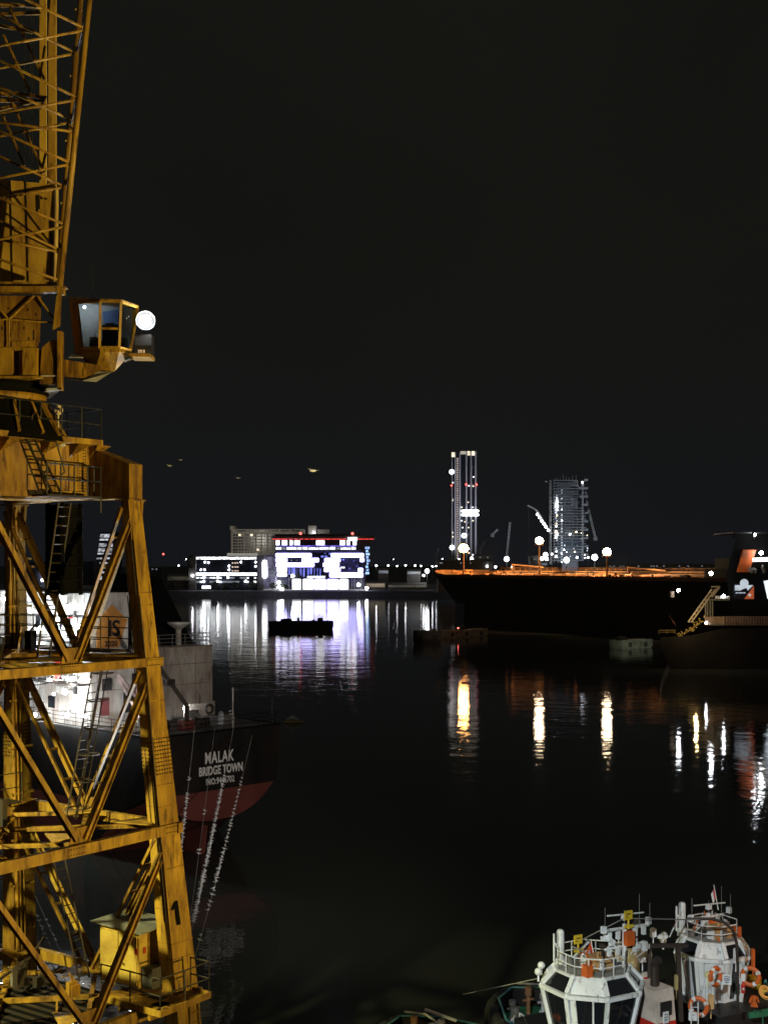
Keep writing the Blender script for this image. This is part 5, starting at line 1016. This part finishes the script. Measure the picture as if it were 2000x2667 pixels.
for k in range(5): a = MB(); x = 20 + k * 21; a.pipe([P(x, 1112 - k * 5, 40.4), P(x + 3, 1080, 40.4), P(x + 9, 1062 + k * 4, 40.5)], .025, 6); a.build('conduit', random.choice((YED, DKS)), o)
# ------------------------------------------------------------------ two tugs moored at the bottom right
TF = V((-.5, .866, 0)); TR = V((.866, .5, 0))
def make_tug(T0, lab, dz, second, wk=1.0):
    def G(f, r, z): return V((T0[0], T0[1], 0)) + TF * f + TR * r + V((0, 0, z + dz))
    o = thing('tugboat', lab, 'tugboat', G(0, 0, -dz))
    # hull, deck, bulwark
    pl = [(-9, -2.6), (-8.2, -3.3), (6, -3.5), (10, -2.9), (12.6, -1.5), (13.6, 0), (12.6, 1.5), (10, 2.9), (6, 3.5), (-8.2, 3.3), (-9, 2.6)]
    a = MB(); a.loft([[G(f * .93, r * .8, -1.2 - dz) for f, r in pl], [G(f * .99, r * .98, 1.6) for f, r in pl], [G(f, r, 2.9) for f, r in pl]]); a.build('hull', HUL, o)
    a = MB(); a.loft([[G(f * .98, r * .96, 2.91) for f, r in pl], [G(f * .98, r * .96, 2.95) for f, r in pl]]); a.build('deck', GRN if second else mat('tug_deck_paint', (.05, .06, .055), .7, 0, .6), o)
    a = MB()
    for p, q in zip(pl, pl[1:] + pl[:1]): a.bar(G(*p, 3.35), G(*q, 3.35), .1, .85); 
    a.build('bulwark', HUL, o)
    a = MB()
    for p, q in zip(pl, pl[1:] + pl[:1]): a.bar(G(*p, 3.8), G(*q, 3.8), .09, .05)
    a.build('capping_rail', TEAL, o)
    for f, r in ((13.8, 0), (13.4, -.9), (12.8, -1.7), (11.9, -2.2), (11.0, -2.7), (10.1, -3.0), (9.0, -3.3), (7.8, -3.5), (13.4, .9), (12.8, 1.7), (6.4, -3.7), (4.6, -3.7)):
        ax = V((TF * (f - 6) * .35 + TR * r)); ax.z = 0
        MB().torus(G(f, r, 3.0), .55, .24, ax, 16, 8).build('tyre_fender', RUB, o)
    # deckhouse
    a = MB(); hs = [(-3.4, -2.2), (2.9, -2.2), (2.9, 2.2), (-3.4, 2.2)]; a.loft([[G(f, r, 2.96) for f, r in hs], [G(f, r, 5.6) for f, r in hs]]); a.build('deckhouse', BLK if second else WHT, o)
    a = MB(); hs2 = [(-2.3, -1.8), (2.3, -1.8), (2.3, 1.8), (-2.3, 1.8)]; a.loft([[G(f, r, 5.66) for f, r in hs2], [G(f, r, 7.4) for f, r in hs2]]); a.build('bridge_deckhouse', BLK if second else GLS, o)
    a = MB(); a.loft([[G(-3.6, -2.5, 5.6), G(3.1, -2.5, 5.6), G(3.1, 2.5, 5.6), G(-3.6, 2.5, 5.6)], [G(-3.6, -2.5, 5.66), G(3.1, -2.5, 5.66), G(3.1, 2.5, 5.66), G(-3.6, 2.5, 5.66)]]); a.build('boat_deck', DKS, o)
    a = MB(); a.rail([G(3.1, -2.4, 5.66), G(-3.5, -2.4, 5.66), G(-3.5, 2.4, 5.66), G(3, 2.4, 5.66)], .95, .025, 1.0, 3); a.build('railing', WHT, o)
    # octagonal wheelhouse
    N = 8; a0 = R(22.5)
    def ring(rad, z, st=1.0):
        rad *= wk
        return [G(math.cos(a0 + i * math.pi / 4) * rad * st, math.sin(a0 + i * math.pi / 4) * rad, z) for i in range(N)]
    r0, r1, r2, r3 = ring(1.42, 7.4), ring(1.78, 9.05), ring(1.74, 9.16), ring(1.32, 9.62)
    a = MB(); a.loft([ring(1.36, 6.2), r0]); wh = a.build('wheelhouse', WHT, o)
    a = MB(); a.loft([ring(1.30, 9.60), ring(1.30, 9.66)]); a.build('roof', mat('tug_roof_paint', (.32, .33, .32), .6, 0, .5) if not second else bpy.data.materials['tug_roof_paint'], wh)
    for i in range(N):
        j = (i + 1) % N; a = MB()
        for p, q, wd in ((r0[i], r1[i], .14), (r1[i], r1[j], .15), (r0[i], r0[j], .14), (r2[i], r3[i], .15), (r3[i], r3[j], .10)): a.bar(p, q, wd, wd * .9)
        for p in (r0[i], r1[i], r3[i]): a.ball(p, .1, 8, 6)
        a.build('window_frame', WHT, wh)
        inn = .03
        cc = G(0, 0, 8.2)
        def pane(p, q, s, t, nm, mm):
            ce = (p + q + s + t) / 4; d = (ce - cc).normalized() * -.03; b_ = MB(); b_.loft([[p + d, q + d, s + d, t + d], [p + d * 2, q + d * 2, s + d * 2, t + d * 2]]); b_.build(nm, mm, wh)
        solid = i in ((4,) if second else ())
        pane(r0[i], r0[j], r1[j], r1[i], 'wheelhouse_panel' if solid else 'window_pane', WHT if solid else GLS)
        pane(r2[i], r2[j], r3[j], r3[i], 'roof_panel' if i == 4 else 'skylight_pane', WHT if i == 4 else GLS)
        if not solid and i in (3, 4, 5, 6): a = MB(); w0 = r1[i].lerp(r1[j], .5); w1 = r0[i].lerp(r0[j], .72).lerp(w0, .35); a.tube(w0, w1, .012, 5); a.box(w0, (.1, .1, .07)); a.build('wiper', BLK, wh)
        if i == 4 or (second and i in (3, 5)):
            a = MB(); m0, m1 = r0[i].lerp(r0[j], .35), r1[i].lerp(r1[j], .35); a.bar(m0, m1, .5 if i == 4 else .7, .06, (m0 - G(0, 0, m0.z)).cross(UP)); m0, m1 = r0[i].lerp(r0[j], .85), r1[i].lerp(r1[j], .85); a.bar(m0, m1, .22, .06); a.build('mullion', WHT, wh)
    # roof rail and gear
    a = MB(); a.rail([p + V((0, 0, .06)) for p in ring(1.22, 9.6)] + [ring(1.22, 9.66)[0]], .62, .022, .6, 2); a.build('roof_railing', WHT, wh)
    rz = 9.66
    a = MB(); a.box(G(-.3, .1, rz + .25), (.55, .8, .5), TF); a.bar(G(-.55, -.2, rz), G(-.55, -.2, rz + .7), .08); a.build('roof_locker', mat('roof_orange', (.62, .36, .14), .6, 0, .6) if not second else bpy.data.materials['roof_orange'], wh)
    for k in range(7): a = MB(); a.box(G(random.uniform(-.9, .9), random.uniform(-.9, .9), rz + .2), (random.uniform(.1, .35), random.uniform(.1, .3), .4), TF); a.bar(G(random.uniform(-.9, .9), random.uniform(-.9, .9), rz), G(random.uniform(-.9, .9), random.uniform(-.9, .9), rz + .7), .05); a.build('roof_gear', (WHT, MID, ORG, WHT)[k % 4], wh)
    a = MB(); a.lathe(G(.9, -.75, rz - .1), [(.2, 0), (.2, .25), (.14, .3), (.14, 1.25), (.1, 1.32), (.02, 1.34)], 14); a.tube(G(.95, -1.0, rz + .1), G(.95, -1.0, rz + 1.1), .04, 8); a.bar(G(.85, -.6, rz), G(.9, -.98, rz + .75), .06); a.build('searchlight_post', WHT, wh, False)
    for f, r in ((1.45, -1.2), (.9, -1.75)):
        a = MB(); a.ball(G(f, r, 9.5), .14, 10, 7); a.bar(G(f, r, 9.15), G(f, r, 9.4), .06); a.build('deck_lamp', WHT, wh)
    # mast with crossbars, radar plates, aerials
    mf, mr = (-.6, 1.0) if not second else (.5, .3)
    rz0 = rz; rz = rz - (.95 if second else .15)
    a = MB(); a.tube(G(mf, mr, 7), G(mf, mr, rz + 1.7), .13, 10, .08); a.tube(G(mf - .2, mr - 1.1, rz + 1.65), G(mf + .2, mr + 1.3, rz + 1.45), .06, 8); a.tube(G(mf, mr - .9, rz + .9), G(mf, mr + .9, rz + .9), .05, 8)
    for s in (-1.1, 1.3): a.box(G(mf + .15 * s, mr + s, rz + 1.68 - .08 * (s > 0)), (.16, .16, .24), TF)
    for s in (-.7, -.3, .5, .9): a.box(G(mf, mr + s, rz + 1.35), (.12, .14, .3), TF); a.box(G(mf, mr + s, rz + .75), (.1, .16, .22), TF)
    a.build('mast', WHT, o)
    a = MB()
    for s, hh in ((-.9, .9), (.0, .7), (.7, 1.2), (1.2, .8)): a.tube(G(mf, mr + s, rz + 1.5), G(mf, mr + s, rz + 1.5 + hh), .012, 5)
    a.build('aerial', MID, o)
    a = MB(); a.box(G(mf - .1, mr + .1, rz + 1.2), (.3, .35, .5), TF); a.build('radar_box', ORG, o)
    a = MB(); a.tube(G(mf, mr - .8, rz + 2.1), G(mf, mr + .9, rz + 2.0), .03, 6); a.box(G(mf, mr, rz + 1.95), (.16, .2, .2), TF); a.build('radar_scanner', WHT, o)
    if not second:
        for f, r, z, tx in ((.5, -.25, rz + 1.05, ''), (-.75, 1.05, rz + 2.05, '')):
            a = MB(); a.box(G(f, r, z), (.05, .36, .32), TF); a.bar(G(f, r, z - .5), G(f, r, z - .16), .06); a.box(G(f + .03, r + .05, z - .42), (.06, .4, .1), TF); y = a.build('direction_plate', YLS, o)
            a = MB(); a.bar(G(f - .035, r - .1, z + .05), G(f - .035, r + .08, z + .05), .01, .035); a.bar(G(f - .035, r - .04, z - .08), G(f - .035, r - .12, z - .02), .01, .03); a.build('plate_mark', BLK, y)
        a = MB(); a.tube(G(.5, -.1, rz + 1.0), G(-.75, 1.0, rz + 2.0), .02, 5); a.tube(G(-.7, 1.2, rz + 1.9), G(-1.4, 4.2, rz + 1.6), .02, 5); a.build('stay_wire', MID, o)
    # funnels with a red band
    for r in ((1.9,) if not second else (-2.0, 1.9)):
        f = -1.3 if not second else 2.2
        def fr(k, z, sl): return [G(f - k + sl, r - .45, z), G(f + k + sl, r - .45, z), G(f + k + sl, r + .45, z), G(f - k + sl, r + .45, z)]
        a = MB(); a.loft([fr(.75, 5.66, 0), fr(.7, 7.3, .1)]); a.build('funnel', WHT, o)
        a = MB(); a.loft([fr(.71, 7.31, .1), fr(.66, 7.85, .14)]); a.build('funnel_band', REDP, o)
        a = MB(); a.loft([fr(.65, 7.86, .14), fr(.6, 9.0, .22)]); a.build('funnel_top', mat('funnel_cream', (.70, .60, .52), .5, 0, .4) if 'funnel_cream' not in bpy.data.materials else bpy.data.materials['funnel_cream'], o)
        a = MB(); a.box(G(f - .52, r - .02, 8.35), (.06, .5, .5), TF); a.build('funnel_louvre', BLK, o)
        a = MB(); a.tube(G(f + .1, r, 9.0), G(f + .1, r, 9.5), .16, 10); a.pipe([G(f + .1, r, 9.5), G(f + .1, r, 9.75), G(f - .1, r, 10.0)], .16, 10); a.build('exhaust', DKS, o)
    # foredeck: winch, monitors, posts, stairs
    a = MB(); a.tube(G(6.2, -.9, 3.8), G(6.2, .9, 3.8), .62, 16); a.lathe(G(6.2, -1.0, 3.8), [(.95, 0), (.95, .1)], 18, TR); a.lathe(G(6.2, .9, 3.8), [(.95, 0), (.95, .1)], 18, TR); a.box(G(6.2, 0, 3.15), (1.6, 2.4, .4), TF); a.build('towing_winch', REDP if not second else ORG, o)
    a = MB(); a.tube(G(5.0, -1.3, 2.96), G(5.0, -1.3, 4.1), .12, 8); a.tube(G(5.0, -1.3, 4.0), G(5.9, -1.6, 4.75), .1, 8, .06); a.ball(G(5.0, -1.3, 4.05), .22, 10, 7); a.build('fire_monitor', REDP, o)
    a = MB(); a.tube(G(9.3, -.6, 2.96), G(9.3, -.6, 4.6), .06, 8); a.lathe(G(9.3, -.6, 4.5), [(.05, 0), (.24, .05), (.24, .12), (.05, .16)], 12); a.ball(G(9.2, -.78, 4.85), .19, 10, 7); a.ball(G(9.45, -.45, 4.83), .19, 10, 7); a.bar(G(9.9, -1.0, 5.35), G(8.9, -.05, 5.0), .14, .08); a.build('signal_post', WHT, o)
    for f, r, h_, mm in ((11.6, -.5, 1.5, mat('rust_tan', (.5, .24, .10), .7, 0, .6) if 'rust_tan' not in bpy.data.materials else bpy.data.materials['rust_tan']), (11.9, -1.2, .9, MID), (11.9, .6, .9, WHT), (10.4, 1.0, .7, MID), (8.6, -1.8, .8, WHT), (7.6, -2.2, .6, YLS), (10.8, -1.8, 1.0, MID), (8.2, .9, .9, GRN), (9.9, .3, .6, WHT), (6.9, 1.8, 1.0, MID)):
        a = MB(); a.lathe(G(f, r, 2.95), [(.2, 0), (.2, .08), (.1, .12), (.1, h_ * .7), (.17, h_ * .75), (.17, h_)], 10); a.bar(G(f, r - .3, 2.95 + h_ * .6), G(f, r + .3, 2.95 + h_ * .6), .09); a.build('bollard', mm, o)
    a = MB(); a.rail([G(9.8, -2.3, 2.96), G(8.2, -2.6, 2.96), G(6.6, -2.7, 2.96)], 1.1, .035, .8, 2); a.build('railing', WHT, o)
    a = MB(); a.ladder(G(3.9, -1.4, 3.0), G(2.4, -2.1, 5.7), .7, TR, .04, .25); a.rail([G(3.9, -1.8, 3.0), G(2.4, -2.5, 5.7)], .8, .03, .6, 2); a.build('stair', WHT, o)
    a = MB(); a.box(G(2.0, -2.0, 6.1), (1.0, .5, .8), TF); a.build('white_locker', WHT, o)
    # deck clutter that the lamps pick out
    for k in range(54 if second else 40):
        f, r, z = random.choice(((random.uniform(-3.3, 2.8), random.choice((-1, 1)) * random.uniform(1.5, 2.4), 5.68), (random.uniform(-1.5, 1.0), random.uniform(1.6, 3.2), 6.8), (random.uniform(4, 11), random.uniform(-2.4, 2.2), 2.96), (random.uniform(-8, -3.6), random.uniform(-2.6, 2.8), 2.96)))
        m_ = random.choice((WHT, WHT, MID, DKS, DKS, ORG, YLS, REDP, TEAL)); h_ = random.uniform(.25, 1.1); a = MB(); q = k % 4
        if q == 0: a.pipe([G(f, r, z), G(f, r, z + h_), G(f + .3, r + random.uniform(-.5, .5), z + h_ + .1), G(f + .3, r, z + h_ * .5)], .035, 6); nm = 'pipe'
        elif q == 1: a.box(G(f, r, z + h_ / 2), (random.uniform(.15, .45), random.uniform(.15, .4), h_), TF); a.box(G(f, r, z + h_ + .02), (.3, .2, .04), TF); nm = 'locker'
        elif q == 2: a.lathe(G(f, r, z), [(.08, 0), (.08, h_), (.18, h_ + .03), (.15, h_ + .18), (.02, h_ + .22)], 10); nm = 'vent'
        else: a.rail([G(f, r, z), G(f + random.uniform(-1, 1), r + random.uniform(-.6, .6), z)], h_ + .3, .022, .4, 2); nm = 'rail_section'
        a.build(nm, m_, o)
    for k in range(10):
        s_ = random.uniform(-1.2, 1.4); a = MB(); zz = rz + random.uniform(.5, 1.6); a.box(G(mf + random.uniform(-.2, .2), mr + s_, zz), (random.uniform(.08, .2), random.uniform(.08, .22), random.uniform(.1, .35)), TF); a.bar(G(mf, mr + s_, zz), G(mf, mr + s_ * .5, zz - .3), .03); a.build('mast_lamp', random.choice((WHT, WHT, BLK, MID)), o)
    a = MB(); a.pipe([G(13.2, 0, 4.1), G(11, -.3, 4.7), G(6.4, -.2, 4.3)], .05, 6); a.build('tow_rope', ROPE, o)
    return o, G
tug1, G1 = make_tug((7.55, 47.4), 'nearer tug with dark octagonal wheelhouse windows and two yellow direction plates', -.26, False, 1.06)
tug2, G2 = make_tug((13.05, 52.0), 'farther tug at the right edge with white wheelhouse walls and orange lifebuoys', -.45, True, .84)
# thin line from the tug bow up to the mast
tag(MB().pipe([P(1205, 2590, 58), P(1300, 2570, 54), P(1398, 2549, 49)], .018, 5).build('mast_stay', ROPE), 'thin pale line running from the tug foredeck to its wheelhouse', 'line')
# lifebuoys, boards and flags carried by the tugs
buoy = MB(); buoy.torus((0, 0, 0), .30, .085, (-.4, -.9, .1), 20, 8, 0, 360)
lb = tag(buoy.build('lifebuoy', ORG), 'orange lifebuoy hung on the dark wall at the right edge of the picture', 'lifebuoy', 'lifebuoys on the tugs'); lb.location = P(1953, 2543, 48.2)
for px, py, Y, lab in ((1818, 2622, 47.5, 'orange lifebuoy behind a white ladder low on the farther tug'), (1862, 2543, 48.6, 'orange lifebuoy edge on below the white wheelhouse wall')):
    dup(lb, P(px, py, Y), lab).rotation_euler = (0, 0, 0 if px == 1818 else 1.1)
bands = []
for t in (20, 110, 200, 290): a = MB(); a.torus((0, 0, 0), .30, .092, (-.4, -.9, .1), 3, 8, t, t + 22); bands.append(a.build('band', WHT, lb))
for x in list(COL.objects):
    if x.name.startswith('lifebuoy.') and not x.parent:
        for bd in bands: c = bd.copy(); COL.objects.link(c); c.parent = x
def board(px, py, Y, wd, hh, rz, lab, marks):
    c = P(px, py, Y); o = thing('notice_board', lab, 'sign', c); ex = V((math.cos(rz), math.sin(rz), 0)); n = V((ex.y, -ex.x, 0))
    a = MB(); a.box(c, (wd, .04, hh), ex); a.build('board', WHT, o); a = MB()
    for k, (l, z) in enumerate(marks): a.bar(c + n * .03 - ex * l * wd / 2 + UP * z * hh, c + n * .03 + ex * l * wd / 2 + UP * z * hh, .012, hh * .07)
    a.build('print', mat('print_blue_grey', (.12, .14, .2), .7) if 'print_blue_grey' not in bpy.data.materials else bpy.data.materials['print_blue_grey'], o)
board(1892, 2551, 48.3, .33, .38, -.25, 'square white notice board left of the lifebuoy at the right edge', ((.6, .28), (.7, .08), (.6, -.06), (.5, -.25)))
board(1733, 2650, 46.6, .24, .4, .5, 'narrow white notice board low between the two tugs', ((.6, .3), (.7, .05), (.6, -.2)))
board(1803, 2647, 46.5, .28, .3, -.1, 'white notice board behind the small ladder low on the farther tug', ((.6, .2),))
o = thing('wall_ladder', 'small white ladder standing before a lifebuoy low on the farther tug', 'ladder', P(1808, 2680, 46.4)); MB().ladder(P(1808, 2690, 46.4), P(1808, 2610, 46.4), .25, (1, 0, 0), .018, .3).build('rails', WHT, o)
o = thing('fire_extinguisher', 'red fire extinguisher below a white card left of the lifebuoy', 'fire extinguisher', P(1934, 2580, 48.2)); c = P(1934, 2586, 48.2)
a = MB(); a.lathe(c, [(.07, 0), (.075, .03), (.075, .3), (.03, .36), (.03, .42)], 12); a.build('bottle', REDP, o); a = MB(); a.box(c + UP * .17 + V((0, -.08, 0)), (.08, .01, .08)); a.box(c + UP * .58, (.16, .03, .26)); a.build('card', WHT, o)
def flag(px, py, Y, cols, lab, lean):
    c = P(px, py, Y); o = thing('flag', lab, 'flag', c); MB().tube(c + V((-.1 * lean, 0, -.45)), c + V((.25 * lean, 0, .55)), .018, 6).build('staff', WHT, o)
    a = [MB() for _ in cols]
    for k, m_ in enumerate(cols):
        x0 = k * .13; a[k].loft([[c + V((.2 * lean - x0 * .5, -.02, .42 - x0)), c + V((.2 * lean - (x0 + .13) * .5, .03, .42 - x0 - .13)), c + V((.05 * lean - (x0 + .13) * .5, -.03, .05 - x0 - .13)), c + V((.05 * lean - x0 * .5, .02, .05 - x0))], [c + V((.2 * lean - x0 * .5, 0, .42 - x0)), c + V((.2 * lean - (x0 + .13) * .5, .05, .42 - x0 - .13)), c + V((.05 * lean - (x0 + .13) * .5, -.01, .05 - x0 - .13)), c + V((.05 * lean - x0 * .5, .04, .05 - x0))]]); a[k].build('cloth', m_, o)
flag(1548, 2485, 47.8, (REDP,), 'small red flag on a leaning staff behind the nearer wheelhouse', -.6)
flag(1752, 2410, 50, (REDP, WHT, GRN), 'drooping red, white and green flag between the two tug masts', 1.4)
flag(1866, 2340, 52.4, (REDP, WHT), 'dark red flag at the top of the farther tug mast', -.5)
o = thing('oilskin', 'hanging orange oilskin on the dark wall at the right edge', 'oilskin', P(1963, 2605, 47.8)); c = P(1963, 2605, 47.8)
a = MB(); a.loft([[c + V((-.07, 0, .16)), c + V((.08, 0, .15)), c + V((.09, .1, .15)), c + V((-.08, .1, .16))], [c + V((-.06, -.05, -.02)), c + V((.06, -.03, -.02)), c + V((.08, .1, -.02)), c + V((-.08, .1, -.02))], [c + V((-.12, -.03, -.24)), c + V((.13, -.05, -.25)), c + V((.13, .1, -.25)), c + V((-.13, .1, -.24))]]); a.bar(c + V((-.1, 0, .12)), c + V((-.17, 0, -.08)), .06); a.bar(c + V((.1, 0, .12)), c + V((.16, 0, -.08)), .06); a.build('cloth', ORG, o)
o = thing('rope_coil', 'coil of orange rope hanging at the right edge above a green deck', 'rope', P(1992, 2583, 47.8)); a = MB()
for k in range(5): a.torus(P(1992 + random.uniform(-2, 2), 2583 + k * 1.5, 47.8 + .04 * k), .2 + random.uniform(-.03, .03), .035, (.3, -.8, .5 + .1 * k), 18, 6)
a.build('coil', mat('orange_rope', (.75, .36, .08), .8), o)
light('tug_side_lamp', 'SPOT', (24, 44, 16), 2600, (1, .66, .42), (13.5, 50, 7.5), .2, 40, .7)

# black davit arch over the farther tug, dark boom behind the nearer wheelhouse
o = thing('davit_arch', 'tall black bent pipe arch standing before the farther tug wheelhouse', 'davit', P(1920, 2640, 48.0))
MB().pipe([P(1785, 2393, 48.3), P(1850, 2393, 48.2), P(1885, 2402, 48.1), P(1908, 2423, 48), P(1917, 2455, 48), P(1920, 2520, 48), P(1920, 2640, 48)], .055, 8).build('pipe', DKS, o)
o = thing('boom', 'dark horizontal boom between the nearer wheelhouse and the farther tug', 'boom', P(1690, 2468, 48.3))
a = MB(); a.bar(P(1560, 2464, 48.3), P(1790, 2462, 48.6), .14); a.bar(P(1690, 2468, 48.4), P(1690, 2660, 48.2), .12); a.bar(P(1764, 2462, 48.5), P(1772, 2660, 48.2), .16); a.build('beam', DKS, o)
for px, py, Y, w_, h_, mm, lab in ((1672, 2500, 49.5, .25, .16, WHT, 'small white box on a bracket left of the red banded funnel'), (1700, 2430, 50, .22, .3, WHT, 'white junction box below the tricolour flag'), (1725, 2440, 50, .4, .1, WHT, 'long white lamp bar between the two tugs'), (1760, 2560, 48, .1, .5, mat('khaki_post', (.35, .28, .12), .7), 'slim khaki post between the tugs'), (1738, 2600, 47.5, .5, .1, bpy.data.materials['khaki_post'], 'khaki pipe bend low between the tugs'), (1850, 2565, 48.7, .22, .6, WHT, 'white instrument column below the farther wheelhouse'), (1842, 2540, 48.5, .18, .16, mat('pale_yellow_lifejacket', (.75, .70, .35), .8), 'pale yellow lifejacket hanging below the farther wheelhouse'), (1915, 2490, 50.5, .16, .5, WHT, 'white tall locker right of the farther wheelhouse'), (1960, 2497, 51, .1, .7, ORG, 'slim orange tinted post at the right edge'), (1985, 2640, 49, 1.2, .2, GRN, 'green deck coaming in the lower right corner'), (1850, 2610, 48, .2, .5, mat('tan_bag', (.55, .36, .16), .8), 'tan bag hanging below the instrument column'), (1610, 2430, 48.6, .12, .2, WHT, 'small white horn beside the second yellow plate')):
    c = P(px, py, Y); o = thing('deck_fitting', lab, 'ship fitting', c, None)
    a = MB(); a.box(c, (w_, .12, h_), (.9, .3, 0)); a.box(c + UP * (h_ / 2 + .02), (w_ * .6, .16, .04), (.9, .3, 0)); a.bar(c - UP * h_ / 2, c - UP * (h_ / 2 + .35), .04); a.build('body', mm, o)
# ------------------------------------------------------------------ thin haze added to lift the blacks and soften the lamps
hz = bpy.data.materials.new('fill_haze'); hz.use_nodes = True; nn = hz.node_tree; nn.nodes.clear()
ho = nn.nodes.new('ShaderNodeOutputMaterial'); pv = nn.nodes.new('ShaderNodeVolumePrincipled')
pv.inputs['Color'].default_value = (.88, .94, 1, 1); pv.inputs['Density'].default_value = .000014; pv.inputs['Anisotropy'].default_value = .55
nn.links.new(pv.outputs[0], ho.inputs['Volume'])
MB().loft([[(-700, -60, -12), (900, -60, -12), (900, 1600, -12), (-700, 1600, -12)], [(-700, -60, 175), (900, -60, 175), (900, 1600, 175), (-700, 1600, 175)]]).build('haze', hz, kind='stuff')
